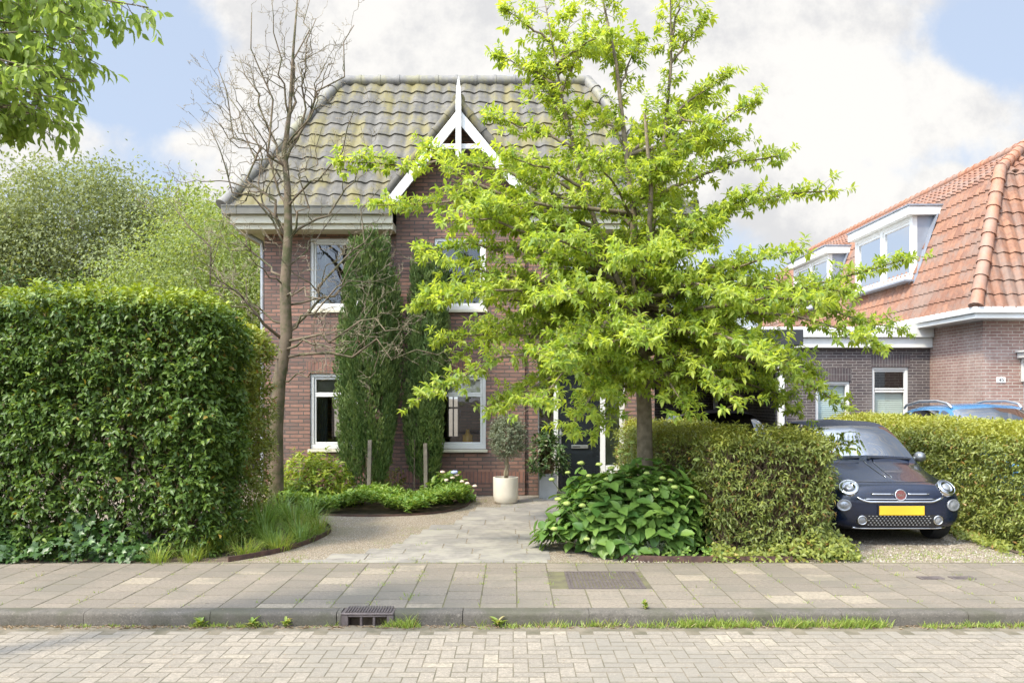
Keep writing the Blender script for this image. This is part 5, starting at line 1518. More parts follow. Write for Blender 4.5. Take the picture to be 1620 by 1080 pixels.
leafy_tree('broadleaf_tree', 'small leafy tree showing beneath the left eaves behind the house', (-6.3, 27, -.02), 6.2, [(0, 0, 3.6, 2.0, 2, 2.3), (-2, 0, 3.0, 1.7, 2, 1.9)], 900, .12, M['lf_mid'], M['bark_green'], 6, GB, 18, .14, clump_r=.5)
leafy_tree('leafy_shrub', 'bright yellow-green shrub sprig poking over the hedge top', (-6.1, 10.9, -.02), 3.2, [(-.4, 0, 2.75, .85, .3, .28), (.1, 0, 2.1, 1.1, .3, .8)], 110, .075, M['lf_yellow'], M['bark_twig'], 8, None, 14, .03, 'leaf', clump_r=.2, nb=10)

# trees on the other side of the street, behind the camera (seen in the panes)
for i, (x, y, h_) in enumerate(((-13, -17, 8), (-4.5, -19, 9), (4, -18.5, 8.5), (13, -17.5, 8.5))):
    leafy_tree('street_tree', ['street tree across the road, far left', 'street tree across the road, tallest', 'street tree across the road, middle right', 'street tree across the road, far right'][i], (x, y, -.16), h_, [(0, 0, h_ * .55, 3.0, 2.2, h_ * .3)], 240, .34, M['lf_shrub'], M['bark_green'], 20 + i, 'trees across the street', 9, .2, clump_r=.7, nb=8)

# ---- branches hanging into the top left corner
random.seed(5)
DO = 5.4
ot = Tree('overhanging_tree', 'leafy tree outside the frame hanging its branches into the top left sky', (-4.6, DO, -.16))
tk = [Vector((-4.6, DO, -.16)), Vector((-4.62, DO, 1.5)), Vector((-4.55, DO, 3.0)), Vector((-4.4, DO, 4.6)), Vector((-4.2, DO, 6.2))]
ot.tube(ot.trunk, tk, [.17, .14, .12, .08, .03], 10)
sp, sd = [], []
for (sy, tx, ty, dd, sag) in [(0.55, 235, 12, 0, .15), (.6, 150, 55, .3, .2), (.5, 120, 70, -.2, .2), (.5, 125, 130, .1, .2), (.45, 80, 190, 0, .2), (.4, 95, 165, .4, .2), (.42, 20, 195, .2, .15), (.55, 60, 110, -.4, .15), (.6, 40, 40, 0, .1), (.7, 200, -20, .2, .1), (.6, 90, 10, .5, .1), (.5, 10, 130, .4, .1), (.65, 130, -15, -.3, .1), (.42, 40, 165, -.1, .15), (.5, 30, 85, .2, .1), (.58, 180, 25, .1, .2), (.5, 70, 205, .2, .2), (.45, 110, 100, .5, .2), (.48, 60, 150, -.3, .2), (.6, 110, 25, -.2, .2), (.4, 10, 205, .1, .1), (.62, 70, 60, .4, .2), (.5, 105, 190, .1, .2), (.55, 145, 95, .3, .2)]:
    a, _d = along(tk, sy); b_ = W(tx, ty, DO + dd); pts = curve(a, b_, sag, .03, 8)
    ot.tube(ot.branch, pts, [.02 * (1 - .85 * k / 7) for k in range(8)], 6); L_ = (b_ - a).length
    ns = int(L_ / .047)
    for i in range(ns):
        t = .35 + .65 * (i + .5) / ns; p, d = along(pts, t)
        rr = Vector((random.gauss(0, 1), random.gauss(0, .6), random.gauss(0, .6) - .35)).normalized(); d2 = (d * .6 + rr * .8).normalized(); ln = random.uniform(.06, .2)
        ot.ta.append(p); ot.tb.append(p + d2 * ln); sp.append(p + d2 * ln * .4); sd.append(d2)
LP, LD, LN, LI = shoot_leaves(np.array(sp), np.array(sd), .14, 6, .1, up=.8, spread=.8, droop=.75)
L_ = .075 * RNG.uniform(.7, 1.25, len(LP))
leaves('crown', LP - np.array(ot.base), LD, LN, L_, L_ * .5, M['lf_over'], ot.root, 'leaf')
ot.finish(M['bark_green'], None, .003, .0015)

# ---- two columnar cypresses
def cypress(label, base, z0, z1, rmax, n, seed, lean=0.):
    random.seed(seed); t = Tree('cypress', label, base, 'cypresses against the facade')
    B = np.array(base)
    t.tube(t.trunk, curve(base, Vector(base) + Vector((lean, 0, z1 * .85)), 0, .01, 6), [.06, .055, .045, .035, .02, .01], 8)
    for k in range(14):
        a = random.uniform(0, 6.3); r = random.uniform(.12, .3); p = Vector(base) + Vector((0, 0, random.uniform(.1, .5)))
        t.tube(t.branch, curve(p, p + Vector((math.cos(a) * r, math.sin(a) * r, random.uniform(.5, .9))), 0, .04, 5), [.014, .011, .009, .006, .003], 5)
    # upright plumes
    npl = n
    zz = RNG.uniform(z0, z1, npl) ; h = (zz - z0) / (z1 - z0)
    prof_r = rmax * np.interp(h, [0, .08, .3, .6, .85, 1.0], [.55, .8, 1.0, .98, .85, .45])
    a = RNG.uniform(0, 2 * math.pi, npl); rr = prof_r * np.sqrt(RNG.uniform(.6, 1.0, npl)) * (1 + .16 * np.sin(a * 3 + zz * 1.3 + seed))
    C = np.stack([np.cos(a) * rr + lean * h, np.sin(a) * rr, zz], 1)
    kp = 62
    idx = np.repeat(np.arange(npl), kp); u = RNG.random(len(idx)); ph = RNG.uniform(0, 2 * math.pi, len(idx))
    plen = RNG.uniform(.30, .62, npl)[idx]; pr = .058 * np.sin(np.pi * np.clip(u * .85 + .1, 0, 1))
    out = np.stack([np.cos(ph), np.sin(ph), np.zeros(len(idx))], 1)
    tilt = np.stack([np.cos(a) * .16, np.sin(a) * .16, np.ones(npl)], 1)[idx]
    P = C[idx] + tilt * ((u - .5) * plen)[:, None] + out * pr[:, None]
    D = tilt * .9 + out * .5 + rnd(len(idx)) * .3; N = out + rnd(len(idx)) * .5
    L = RNG.uniform(.05, .095, len(idx))
    leaves('crown', P, D, N, L, L * .32, M['lf_cyp'], t.root, 'quad', {'young': np.clip(RNG.uniform(-.3, .6, npl)[idx] + .3 * (u - .5), 0, 1)})
    t.finish(M['bark_twig'])
    return t.root
c1 = W(583, 788, 14.55); cypress('wider dark green cypress nearer the bare tree, tied to a stake', (c1.x, 14.55, -.02), .42, 4.25, .475, 600, 3)
c2 = W(673, 782, 14.78); cypress('slimmer dark cypress against the bay, bare at the foot', (c2.x, 14.78, -.02), .48, 4.1, .305, 340, 9, .03)
for i, (px, dq, zt, lab) in enumerate(((583, 14.0, 1.02, 'grey wooden stake at the foot of the wider cypress'), (674, 14.38, .95, 'grey wooden stake beside the slimmer cypress'))):
    p = W(px, 780, dq); q = MB(); q.box(-.03, .03, -.03, .03, -.02, zt)
    o = q.build('wooden_stake', M['wood_grey'], bevel=.006); o.location = (p.x, dq, 0); o.rotation_euler = (R(-1), R(1.2 - i * 2), 0); tag(o, lab, 'stake', 'cypress stakes')
q = MB(); p = W(655, 780, 14.6); q.tube([(0, 0, -.02), (.01, 0, 1.0)], .012, 6); o = q.build('bamboo_cane', M['bark_green']); o.location = (p.x, 14.6, 0); tag(o, 'thin dark cane standing left of the slim cypress trunk', 'cane')

# ------------------------------------------------------------------ shrubs and low plants
def mound(name, label, base, r, n, leafL, mat, cat, tpl='leaf', k=6, slen=.12, wr=.5, yo=.4, twig=True, group=None, part='foliage', droop=.3, up=.7, zmin=.0):
    rx, ry, rz = r; B = np.array(base, float)
    root = empty(name, base); tag(root, label, cat, group)
    v = nrm(RNG.normal(size=(n, 3))); v[:, 2] = np.abs(v[:, 2])
    rad = RNG.uniform(.45, 1.0, n) ** .5 * (1 + .18 * wob(v * 3 + B, 1.5, 3))
    P = v * vn(rx, ry, rz) * rad[:, None]; P[:, 2] += zmin
    LP, LD, LN, LI = shoot_leaves(P, v * .8 + vn(0, 0, .35) + rnd(n) * .3, slen, k, leafL, up=up, droop=droop)
    L = leafL * RNG.uniform(.65, 1.25, len(LP))
    leaves(part, LP, LD, LN, L, L * wr, mat, root, tpl, {'young': np.clip(RNG.uniform(-.6, yo * 1.6, len(LP)) + .3 * (v[LI, 2] - .4), 0, 1)}, smooth=tpl == 'round')
    if twig:
        A = np.zeros((n // 3, 3)); A[:, :2] = RNG.uniform(-.3, .3, (n // 3, 2)) * vn(rx, ry); B_ = P[: n // 3]
        twig_mesh('stems', A, B_, .006, .002, M['twig_brown'] if mat != M['lf_hyd'] else M['stem_green'], root)
    return root
p = W(495, 800, 13.9); mound('bright_shrub', 'yellow-green leafy shrub between the bare trunk and the wider cypress', (p.x, 13.9, -.02), (.66, .5, .78), 420, .085, M['lf_yellow'], 'shrub', wr=.42, k=8)
p = W(610, 790, 14.7); mound('low_shrub', 'small dull green shrub between the feet of both cypresses', (p.x, 14.85, -.02), (.3, .25, .55), 90, .06, M['lf_light'], 'shrub')
# ground cover bed, low whorled leaves nobody could count
n = 1900
t_ = RNG.random(n); gx_ = RNG.uniform(-3.45, -.72, n); yc = 13.05 + .5 * (gx_ + .7) * -.02
gy = RNG.uniform(12.75, 14.3, n)
front_y = 12.75 + .9 * np.clip((gx_ + 1.5) / .85, 0, 1) ** 2 + .25 * np.clip((-2.9 - gx_) / .6, 0, 1)
kp = gy > front_y; gx_, gy = gx_[kp], gy[kp]
hgt = .17 + .06 * np.sin(gx_ * 5) + RNG.uniform(-.08, .05, len(gx_))
P = np.stack([gx_, gy, hgt], 1)
LP, LD, LN, LI = shoot_leaves(P, vn(0, 0, 1) + rnd(len(P)) * .4, .06, 8, .07, up=1.0, spread=1.2, droop=.1)
fringe = RNG.random(len(P)) < .4
L = .075 * RNG.uniform(.65, 1.2, len(LP))
o = leaves('ground_cover', LP, LD, LN, L, L * .42, M['lf_pach'], None, 'leaf', {'young': np.clip(RNG.uniform(-.4, .9, len(LP)), 0, 1)}); tag(o, kind='stuff')

# mophead hydrangea by the wall
p = W(708, 785, 14.4)
hy = mound('hydrangea', 'small hydrangea with pink and blue heads by the bay wall', (p.x, 14.4, -.02), (.36, .3, .42), 110, .10, M['lf_pach'], 'hydrangea', 'round', 5, wr=.62)
def head(root, loc, r, mat, name='flower_head'):
    q = MB(); rows_ = 5; seg = 9
    q.lathe([(.02 * r, -.25 * r), (.75 * r, -.18 * r), (1.0 * r, .1 * r), (.85 * r, .4 * r), (.5 * r, .62 * r), (0, .7 * r)], 12, loc)
    o = q.build(name, mat, root, smooth=True)
    for v in o.data.vertices: v.co += Vector((random.uniform(-1, 1), random.uniform(-1, 1), random.uniform(-1, 1))) * r * .14
    return o
for (px, py, m_) in ((700, 747, 'pink'), (716, 756, 'pink'), (719, 748, 'blue'), (722, 752, 'pink'), (731, 762, 'pink'), (739, 765, 'pink'), (751, 769, 'pink'), (706, 760, 'pink')):
    hp_ = W(px, py, 14.15) - hy.location; head(hy, hp_, .042 if m_ != 'blue' else .06, M['flower_' + m_])
    q = MB(); q.tube([(hp_.x * .4, hp_.y * .4, .1), hp_], [.006, .004], 5); q.build('flower_stalk', M['stem_green'], hy)

# big-leaved hydrangea at the front of the bed under the green tree
p = W(1000, 880, 9.75)
bh = empty('hydrangea', (p.x, 9.95, -.02)); tag(bh, 'broad leafy hydrangea with lime flower heads under the green tree', 'hydrangea'); hb = np.array(bh.location)
n = 560
v = nrm(RNG.normal(size=(n, 3))); v[:, 2] = np.abs(v[:, 2]); v[:, 1] -= .25; v = nrm(v)
P = v * vn(.93, .62, .80) * (RNG.uniform(.4, 1.0, n) ** .5 * (1 + .15 * wob(v * 3, 1.5, 2)))[:, None]; P[:, 2] = np.abs(P[:, 2]) + .06
P[:, 2] *= np.where(P[:, 0] > .3, 1.08, 1) 
LP, LD, LN, LI = shoot_leaves(P, v * .7 + vn(0, 0, .5) + rnd(n) * .2, .12, 4, .12, up=1.0, spread=1.0, droop=.45)
L = .155 * RNG.uniform(.5, 1.25, len(LP))
leaves('foliage', LP, LD, LN + v[LI] * .6, L, L * .68, M['lf_hyd'], bh, 'round', {'young': np.clip(RNG.uniform(-.8, .55, len(LP)), 0, 1)}, smooth=True)
A = np.zeros((160, 3)); A[:, :2] = RNG.uniform(-.45, .45, (160, 2)) * vn(1.2, .6)
twig_mesh('stems', A, P[:160], .006, .003, M['stem_green'], bh)
for i, (px, py, dq) in enumerate(((898, 748, 9.9), (873, 759, 9.7), (919, 733, 10.1), (932, 753, 9.8), (948, 735, 10.3), (967, 741, 10.1), (981, 715, 10.3), (1000, 701, 10.4), (1023, 749, 9.7), (1037, 775, 9.5), (1061, 760, 9.6), (1067, 771, 9.5), (1094, 787, 9.45), (1103, 728, 9.8), (921, 800, 9.4), (897, 797, 9.4), (877, 837, 9.35), (993, 719, 10.2), (1013, 776, 9.5), (928, 853, 9.3), (1048, 757, 9.6), (940, 772, 9.6), (883, 790, 9.5), (960, 758, 9.7))):
    hp_ = W(px, py, dq) - bh.location; head(bh, hp_, random.uniform(.03, .043), M['flower_lime'])
    q = MB(); q.tube([(hp_.x * .6, hp_.y * .6 + .05, max(.1, hp_.z - .35)), (hp_.x * .9, hp_.y * .9, hp_.z - .12), hp_], [.006, .005, .004], 5); q.build('flower_stalk', M['stem_green'], bh)
# silver plants in front of it
for i, (px, lab) in enumerate(((992, 'left one of two silver-grey wispy plants at the bed edge'), (1037, 'right one of two silver-grey wispy plants at the bed edge'))):
    p = W(px, 880, 9.42); root = empty('silver_plant', (p.x, 9.42, -.01)); tag(root, lab, 'plant', 'silver plants at the bed edge')
    m_ = 46; a = RNG.uniform(0, 6.28, m_); e = np.stack([np.cos(a) * RNG.uniform(.02, .16, m_), np.sin(a) * RNG.uniform(.02, .1, m_), RNG.uniform(.12, .27, m_)], 1)
    twig_mesh('stems', e * vn(.2, .2, 0), e, .003, .002, M['lf_silver'], root)
    k_ = 18; idx = np.repeat(np.arange(m_), k_); u = RNG.uniform(.2, 1.05, len(idx)); P = e[idx] * np.stack([u * .8 + .2, u * .8 + .2, u], 1)
    leaves('foliage', P, rnd(len(idx)) + vn(0, 0, .6), rnd(len(idx)) + vn(0, 0, .5), RNG.uniform(.02, .035, len(idx)), .007, M['lf_silver'], root, 'quad')
# creeping plants at the feet of the hedges, ivy at the left hedge
def creep(name, boxes, n, leafL, mat, tpl, k=4, slen=.08, kind='stuff'):
    Ps = []
    for (x0, x1, y0, y1, hmax) in boxes:
        m_ = int(n / len(boxes)); x = RNG.uniform(x0, x1, m_); y = RNG.uniform(y0, y1, m_); t = (y - y0) / max(y1 - y0, .01)
        z = RNG.random(m_) * hmax * (.25 + .75 * t) * (.7 + .5 * np.sin(x * 4.1 + 1)); Ps.append(np.stack([x, y, z.clip(.005, 9)], 1))
    P = np.concatenate(Ps)
    LP, LD, LN, LI = shoot_leaves(P, vn(0, -.5, .5) + rnd(len(P)) * .6, slen, k, leafL, up=.7, spread=1.0, droop=.35)
    L = leafL * RNG.uniform(.55, 1.25, len(LP))
    o = leaves(name, LP, LD, LN + vn(0, -.6, 0), L, L * (.95 if tpl == 'ivy' else .6), mat, None, tpl, {'young': np.clip(RNG.uniform(-.7, .7, len(LP)), 0, 1)}); tag(o, kind=kind)
creep('ivy_ground_cover', [(-6.3, -3.75, 9.08, 9.5, .55), (-6.6, -5.2, 9.1, 9.55, 1.1)], 720, .085, M['lf_ivy'], 'ivy', 3)
creep('creeping_ground_cover', [(2.1, 3.6, 9.18, 9.5, .26), (5.35, 7.2, 9.5, 11.2, .32), (5.35, 5.7, 9.8, 13, .42), (3.2, 3.6, 9.25, 9.7, .3)], 1150, .05, M['lf_light'], 'round', 4)
creep('weed_ground_cover', [(.9, 2.2, 9.3, 9.6, .14)], 90, .05, M['lf_pach'], 'round', 4)

# grasses
def tuft(name, label, base, n, ln, wd, mat, cat='grass tuft', group=None, lean=.9, rad=.08):
    root_o = None
    a = RNG.uniform(0, 2 * math.pi, n); tl = RNG.uniform(.15, 1.0, n) * lean; P0 = np.stack([np.cos(a) * RNG.uniform(0, rad, n), np.sin(a) * RNG.uniform(0, rad, n), np.zeros(n)], 1)
    out = np.stack([np.cos(a), np.sin(a), np.zeros(n)], 1); L = ln * RNG.uniform(.55, 1.15, n)
    segs = 5; tt = np.linspace(0, 1, segs + 1); V = []; sd_ = np.stack([-np.sin(a), np.cos(a), np.zeros(n)], 1)
    for t in tt:
        ang = tl * (.25 + 1.25 * t)
        c = P0 + out * (L * t * np.sin(ang))[:, None] + vn(0, 0, 1) * (L * t * np.cos(ang * .92))[:, None]
        w_ = wd * (1 - t ** 2 * .92) * .5
        V += [c - sd_ * w_, c + sd_ * w_]
    V = np.stack(V, 1); k = V.shape[1]; off = np.arange(n) * k
    f = np.array([(2 * i, 2 * i + 1, 2 * i + 3, 2 * i + 2) for i in range(segs)])
    o = np_mesh(name, V.reshape(-1, 3), [(f[None] + off[:, None, None]).reshape(-1, 4)], mat, None, loc=base)
    if label: tag(o, label, cat, group)
    return o
GL = 'strap-leaved tufts under the bare tree'
for (px, py, dq, n, lab) in ((420, 850, 10.9, 150, 'largest strap-leaved tuft by the rusty edging'), (462, 845, 11.2, 110, 'strap-leaved tuft near the bend of the rusty edging'), (490, 838, 11.5, 80, 'strap-leaved tuft at the right end of the bed'), (398, 838, 11.6, 90, 'strap-leaved tuft against the end of the dark hedge'), (445, 828, 12.1, 80, 'strap-leaved tuft at the foot of the bare trunk')):
    p = W(px, py, dq); tuft('strap_leaf_plant', lab, (p.x, dq, -.015), int(n * 1.5), .47, .018, M['lf_lily'], 'grass plant', GL)
for (px, dq, n, lab, ln) in ((350, 9.75, 240, 'long soft grass tuft at the hedge end', .36), (322, 9.45, 160, 'soft grass tuft beside the ivy by the pavement', .24), (248, 9.15, 120, 'small grass tuft at the pavement by the ivy', .19), (300, 9.2, 110, 'thin grass tuft left of the rusty edging start', .17), (372, 10.2, 140, 'grass tuft behind the rusty edging against the hedge', .3)):
    p = W(px, 800, dq); tuft('grass_tuft', lab, (p.x, dq, -.015), int(n * 1.4), ln * 1.15, .0065, M['lf_grass'], 'grass tuft', 'soft grass tufts by the left hedge', .8, .14)

for i, (x, y, ln) in enumerate(((-2.62, 9.85, .34), (-2.5, 10.4, .4), (-2.42, 10.95, .42), (-2.75, 10.1, .38), (-2.62, 10.75, .5), (-2.7, 11.3, .5), (-2.9, 9.55, .3), (-2.95, 10.5, .5))):
    lab = ['soft grass tuft just inside the start of the rusty edging', 'soft grass tuft inside the lower bend of the rusty edging', 'soft grass tuft at the widest part of the rusty edging', 'soft grass tuft between hedge corner and rusty edging', 'taller soft grass tuft in the middle of the edged bed', 'taller soft grass tuft at the back of the edged bed', 'low soft grass tuft nearest the pavement in the edged bed', 'taller soft grass tuft leaning on the hedge end'][i]
    tuft('grass_tuft', lab, (x, y, -.01), 170, ln * .8, .008, M['lf_lily'] if i % 2 else M['lf_grass'], 'grass tuft', 'soft grass tufts by the left hedge', .95, .16)

def strew(pts, hs, nblade, ln, wd):
    V, F0 = [], 0; allV, allF = [], []
    for (x, y, z), h in zip(pts, hs):
        n = max(3, int(nblade * RNG.uniform(.5, 1.4)))
        a = RNG.uniform(0, 6.28, n); P = np.stack([x + RNG.normal(0, .03, n), y + RNG.normal(0, .012, n), np.full(n, z)], 1)
        D = np.stack([np.cos(a) * .6, np.sin(a) * .6, RNG.uniform(.5, 1.4, n)], 1)
        allV.append((P, D, ln * h * RNG.uniform(.5, 1.2, n)))
    P = np.concatenate([q[0] for q in allV]); D = np.concatenate([q[1] for q in allV]); L = np.concatenate([q[2] for q in allV])
    return P, D, L
# weeds in the gutter and joints
pts, hs = [], []
for (x0, x1, n_, h) in ((-1.0, 1.2, 110, 1.0), (1.3, 2.9, 190, 1.3), (2.9, 4.2, 70, .8), (-3.2, -1.4, 60, .7), (-.95, -.8, 14, 1.6), (-1.3, -1.0, 3, .4), (-4.6, -3.2, 6, .5), (4, 5.5, 70, .6)):
    for _ in range(n_):
        xx = random.uniform(x0, x1)
        if math.sin(xx * 5.3 + 1) + math.sin(xx * 11.7) * .7 + random.gauss(0, .35) < (-.15 if xx < .2 else -.75): continue
        pts.append((xx, random.gauss(6.968, .02), -.112)); hs.append(h * random.uniform(.5, 1.2))
P, D, L = strew(pts, hs, 14, .075, .004)
o = leaves('gutter_grass', P, D, rnd(len(P)), L, .0065, M['lf_grass'], None, 'blade'); tag(o, kind='stuff')
pts = [(random.choice(list(range(-16, 17))) * .302 + .03 + random.gauss(0, .003), random.uniform(7.2, 9.0), -.002) for _ in range(150)]
pts += [(random.uniform(-2.4, 3.5), random.gauss(9.08, .02), -.005) for _ in range(60)] + [(random.uniform(3.5, 6), random.uniform(9.1, 9.6), -.01) for _ in range(150)] + [(random.uniform(3.6, 5.4), random.uniform(9.6, 10.0), -.01) for _ in range(50)]
pts += [(random.uniform(-1.6, -.9) + (random.random() < .3) * 1.4, random.uniform(9.1, 11.5), -.01) for _ in range(45)] + [(random.uniform(-3.3, -2.2), random.uniform(9.1, 9.5), -.01) for _ in range(50)] + [(random.uniform(-.6, .4), random.uniform(13.6, 14.9), -.01) for _ in range(30)]
P, D, L = strew(pts, [random.uniform(.4, 1.1) for _ in pts], 7, .045, .004)
o = leaves('joint_grass', P, D, rnd(len(P)), L, .005, M['lf_grass'], None, 'blade'); tag(o, kind='stuff')
# broad-leaved gutter weeds one can point at
for (px, dq, lab, s) in ((318, 6.96, 'leafy weed in the gutter furthest left', .08), (400, 6.96, 'leafy weed in the gutter nearest left of the gully', .08), (452, 6.96, 'leafy weed in the gutter between gully and lone weed', .07), (788, 6.97, 'leafy gutter weed in the middle of the kerb line', .09), (1020, 7.12, 'leafy weed on the kerb joint right of the manhole', .05)):
    p = W(px, 990, dq); z = -.112 if dq < 7.0 else .0
    n = 26; a = RNG.uniform(0, 6.28, n); D = np.stack([np.cos(a), np.sin(a), RNG.uniform(.2, 1.3, n)], 1); P = np.zeros((n, 3)); P[:, 2] = RNG.uniform(0, .05, n)
    o = leaves('gutter_weed', P, D, rnd(n) * .4 + vn(0, 0, 1), s * RNG.uniform(.5, 1.1, n), .025, M['lf_grass'], None, 'leaf', loc=(p.x, dq, z)); tag(o, lab, 'weed', 'leafy weeds along the kerb')
# dry litter along the gutter
n = 1500; P = np.stack([RNG.uniform(-6, 6, n), RNG.normal(6.955, .03, n), np.full(n, -.102)], 1)
P[:260, 0] = RNG.uniform(-5.2, -1.4, 260); P[:, 1] = np.minimum(P[:, 1], 6.995)
M['litter'] = leaf_mat('dry_litter', (.20, .13, .08), (.36, .27, .17), trans=.1, rough=.8)
o = leaves('leaf_litter', P, rnd(n) * vn(1, .4, .1), rnd(n) * .3 + vn(0, 0, 1), RNG.uniform(.015, .05, n), .009, M['litter'], None, 'quad'); tag(o, kind='stuff')
n = 420; P = np.stack([RNG.uniform(-6, 6, n), RNG.uniform(5.2, 9.0, n), np.zeros(n)], 1); P[:, 2] = np.where(P[:, 1] < 6.95, -.097, .005); P = P[(P[:, 1] < 6.9) | (P[:, 1] > 7.05)]
o = leaves('leaf_litter', P, rnd(len(P)) * vn(1, 1, .1), rnd(len(P)) * .2 + vn(0, 0, 1), RNG.uniform(.008, .022, len(P)), .008, M['litter'], None, 'quad'); tag(o, kind='stuff')

# ------------------------------------------------------------------ pots by the door
p = W(800, 795, 14.25)
pot = MB(); pot.lathe([(0, 0), (.16, 0), (.185, .02), (.2, .12), (.203, .40), (.203, .415), (.18, .415), (.178, .36), (0, .35)], 40)
o = pot.build('plant_pot', M['pot_cream'], auto=50, loc=(p.x, 14.25, 0)); tag(o, 'round cream pot holding the small olive tree', 'pot')
q = MB(); q.lathe([(0, .362), (.176, .362)], 30); q.build('soil', M['soil'], o)
random.seed(3)
ol = Tree('olive_tree', 'small grey-green standard olive tree in the cream pot', (p.x, 14.25, .36), None)
b0 = Vector((p.x, 14.25, .36)); tk = [b0, b0 + Vector((-.01, 0, .12)), b0 + Vector((.03, 0, .25)), b0 + Vector((.01, 0, .36)), b0 + Vector((.05, 0, .48)), b0 + Vector((.04, 0, .62))]
ol.tube(ol.trunk, tk, [.028, .026, .028, .022, .018, .008], 9); tk2 = [b0 + Vector((.02, .01, 0)), b0 + Vector((.03, -.01, .14)), b0 + Vector((0, .01, .27)), b0 + Vector((.03, 0, .40)), b0 + Vector((0, 0, .6))]
ol.tube(ol.trunk, tk2, [.022, .02, .022, .016, .006], 8)
n = 620; v = nrm(RNG.normal(size=(n, 3))); P = vn(.03, 0, .70) + v * vn(.24, .22, .33) * (RNG.uniform(.2, 1, n) ** .45)[:, None]
LP, LD, LN, LI = shoot_leaves(P, v + rnd(n) * .4 + vn(0, 0, .3), .09, 9, .05, up=.4)
L = .05 * RNG.uniform(.6, 1.2, len(LP)); leaves('crown', LP, LD, LN, L, L * .24, M['lf_olive'], ol.root, 'leaf')
for k in range(60): ol.ta.append(b0 + Vector((.03, 0, .42))); ol.tb.append(b0 + Vector(P[k]))
ol.finish(M['bark_twig'])
p = W(868, 784, 15.0)
pl2 = MB(); pl2.box(-.15, .15, -.15, .15, 0, .38); pl2.box(-.16, .16, -.16, .16, .38, .405)
o = pl2.build('planter_box', M['zinc'], bevel=.008, loc=(.585, 15.02, 0)); tag(o, 'square zinc planter standing left of the front door', 'planter')
sh = mound('planter_shrub', 'glossy dark shrub growing in the zinc planter by the door', (.585, 15.02, .38), (.26, .2, .78), 150, .095, M['lf_shrub'], 'shrub', k=6, wr=.42, slen=.14)

# ------------------------------------------------------------------ street furniture and edging
gul = empty('gully', (-1.152, 7.05, -.14)); tag(gul, 'cast iron kerb gully with ribbed lid and three openings', 'drain'); G0 = Vector((-1.152, 7.05, -.14))
def at_g(o): o.matrix_parent_inverse = Matrix.Translation(-G0); return o
x0, x1 = GUL
q = MB(); q.box(x0, x1, 6.985, 7.21, -.022, -.003)
lid_b = q
at_g(q.build('lid', M['iron'], gul, bevel=.006))
q = MB()
for i in range(17):
    x = x0 + .02 + (x1 - x0 - .04) * (i + .5) / 17; q.box(x - .006, x + .006, 7.0, 7.2, -.0029, .006)
at_g(q.build('rib', M['iron'], gul)); gul.children[-1].name = 'ribbed_top'
q = MB(); q.box(x0, x0 + .055, 6.99, 7.14, -.145, -.0225); q.box(x1 - .055, x1, 6.99, 7.14, -.145, -.0225); q.box(x0 + .055, x1 - .055, 6.99, 7.14, -.036, -.0225)
w3 = (x1 - x0 - .11)
for k in (1, 2): q.box(x0 + .055 + w3 * k / 3 - .01, x0 + .055 + w3 * k / 3 + .01, 6.995, 7.04, -.145, -.0361)
at_g(q.build('front_frame', M['iron'], gul, bevel=.005))
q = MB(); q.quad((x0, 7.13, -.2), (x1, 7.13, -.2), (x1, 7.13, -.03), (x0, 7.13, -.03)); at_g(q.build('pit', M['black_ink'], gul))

mh = empty('manhole_grate', (.84, 8.25, 0)); tag(mh, 'dark rectangular slotted grate set into the pavement', 'grate'); H0 = Vector((.84, 8.25, 0))
q = MB(); a, b_, c, d = GR
q.box(a + .005, b_ - .005, c + .004, c + .03, -.03, .004); q.box(a + .005, b_ - .005, d - .03, d - .004, -.03, .004); q.box(a + .005, a + .03, c + .03, d - .03, -.03, .0035); q.box(b_ - .03, b_ - .005, c + .03, d - .03, -.03, .0035)
o = q.build('frame', M['iron'], mh); o.matrix_parent_inverse = Matrix.Translation(-H0)
q = MB()
for i in range(19):
    x = a + .045 + (b_ - a - .09) * i / 18; q.box(x - .011, x + .011, c + .03, d - .03, -.024, .002)
q.box(a + .03, b_ - .03, (c + d) / 2 - .012, (c + d) / 2 + .012, -.022, .003)
o = q.build('bars', M['iron'], mh); o.matrix_parent_inverse = Matrix.Translation(-H0)
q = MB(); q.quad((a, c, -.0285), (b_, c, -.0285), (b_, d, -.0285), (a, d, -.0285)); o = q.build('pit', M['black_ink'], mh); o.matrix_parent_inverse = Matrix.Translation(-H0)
for px, lab in ((1472, 'small blue-grey utility cover in the pavement, left of two'), (1522, 'small blue-grey utility cover in the pavement, right of two')):
    p = W(px, 914, 8.32); q = MB(); q.box(-.11, .11, -.055, .055, -.005, .009); q.box(-.07, .07, -.03, .03, .0091, .012)
    o = q.build('utility_cover', M['iron'], bevel=.004, loc=(p.x, 8.32, 0)); tag(o, lab, 'utility cover', 'utility covers in the pavement')
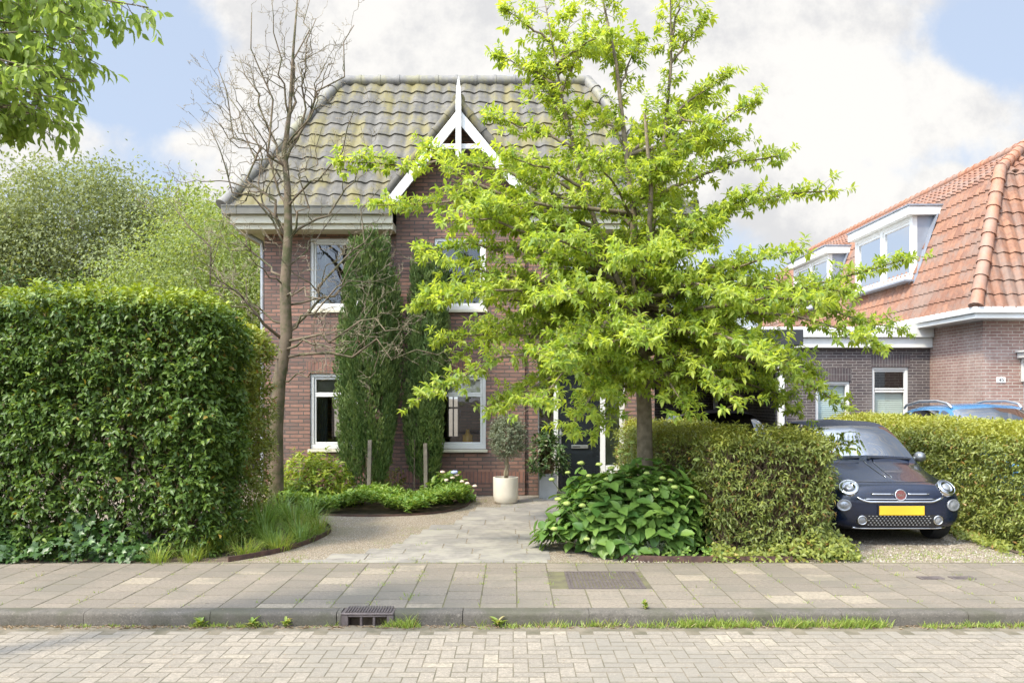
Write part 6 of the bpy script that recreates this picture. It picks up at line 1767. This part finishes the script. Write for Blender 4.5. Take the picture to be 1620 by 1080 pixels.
def edging(name, label, pts, h=.05):
    q = MB(); t_ = .005
    L = [Vector((x, y, 0)) for x, y in pts]; vs = []
    for i, p in enumerate(L):
        d = (L[min(i + 1, len(L) - 1)] - L[max(i - 1, 0)]).normalized(); s_ = Vector((-d.y, d.x, 0)) * t_
        vs += [p - s_ + Vector((0, 0, -.03)), p + s_ + Vector((0, 0, -.03)), p + s_ + Vector((0, 0, h)), p - s_ + Vector((0, 0, h))]
    fs = [(0, 1, 2, 3), tuple(len(vs) - 4 + k for k in (3, 2, 1, 0))]
    for i in range(len(L) - 1):
        for k in range(4): fs.append((i * 4 + k, i * 4 + (k + 1) % 4, i * 4 + 4 + (k + 1) % 4, i * 4 + 4 + k))
    q.add(vs, fs); o = q.build(name, M['corten']); tag(o, label, 'edging'); return o
cv = catmull([(-2.95, 9.15), (-2.62, 9.6), (-2.42, 10.15), (-2.32, 10.75), (-2.33, 11.3), (-2.55, 11.9)], 6)
edging('steel_edging', 'curved rusty steel edging round the bed of the bare tree', [tuple(p) for p in cv])
edging('steel_edging', 'rusty steel edging along the pavement under the big hydrangea', [(.78, 10.3), (.95, 9.75), (1.17, 9.27), (1.6, 9.20), (2.0, 9.19), (2.9, 9.19)])
edging('steel_edging', 'dark steel edging along the ground cover before the cypresses', [tuple(p) for p in catmull([(-3.4, 12.95), (-2.4, 12.66), (-1.7, 12.68), (-1.1, 13.0), (-.75, 13.7), (-.7, 14.5)], 6)], .025)
# soil in the beds
q = MB()
q.add([(-2.95, 9.15, -.004), (-2.42, 10.15, .012), (-2.32, 10.75, .014), (-2.33, 11.3, .014), (-2.55, 11.9, .01), (-9, 11.9, .0), (-9, 9.13, -.004)], [(0, 1, 2, 3, 4, 5, 6)])
q.add([(.78, 10.3, .0), (.95, 9.75, .0), (1.17, 9.28, .0), (2.9, 9.2, .0), (3.5, 9.5, .0), (3.4, 14.8, .0), (1.6, 14.8, .0)], [(0, 1, 2, 3, 4, 5, 6)])
q.add([(-3.4, 12.96, .002), (-2.4, 12.67, .002), (-1.7, 12.69, .002), (-1.1, 13.01, .002), (-.75, 13.7, .002), (-.72, 15.25, .002), (-4.3, 15.38, .002), (-4.3, 13, .002)], [(0, 1, 2, 3, 4, 5, 6, 7)])
q.add([(5.5, 9.4, .0), (8, 9.4, .0), (8, 16.5, .0), (5.5, 16.5, .0)], [(0, 1, 2, 3)])
tag(q.build('bed_soil', M['soil']), kind='structure')
# boot grating before the door
q = MB(); q.box(.5, .9, 15.02 - .35, 15.02 - .2, -.0, .012)
for i in range(14): q.box(.51 + i * .028, .522 + i * .028, 14.68, 14.81, .0121, .018)
o = q.build('boot_grating', M['steel']); tag(o, 'narrow metal grating in the paving before the zinc planter', 'grating')
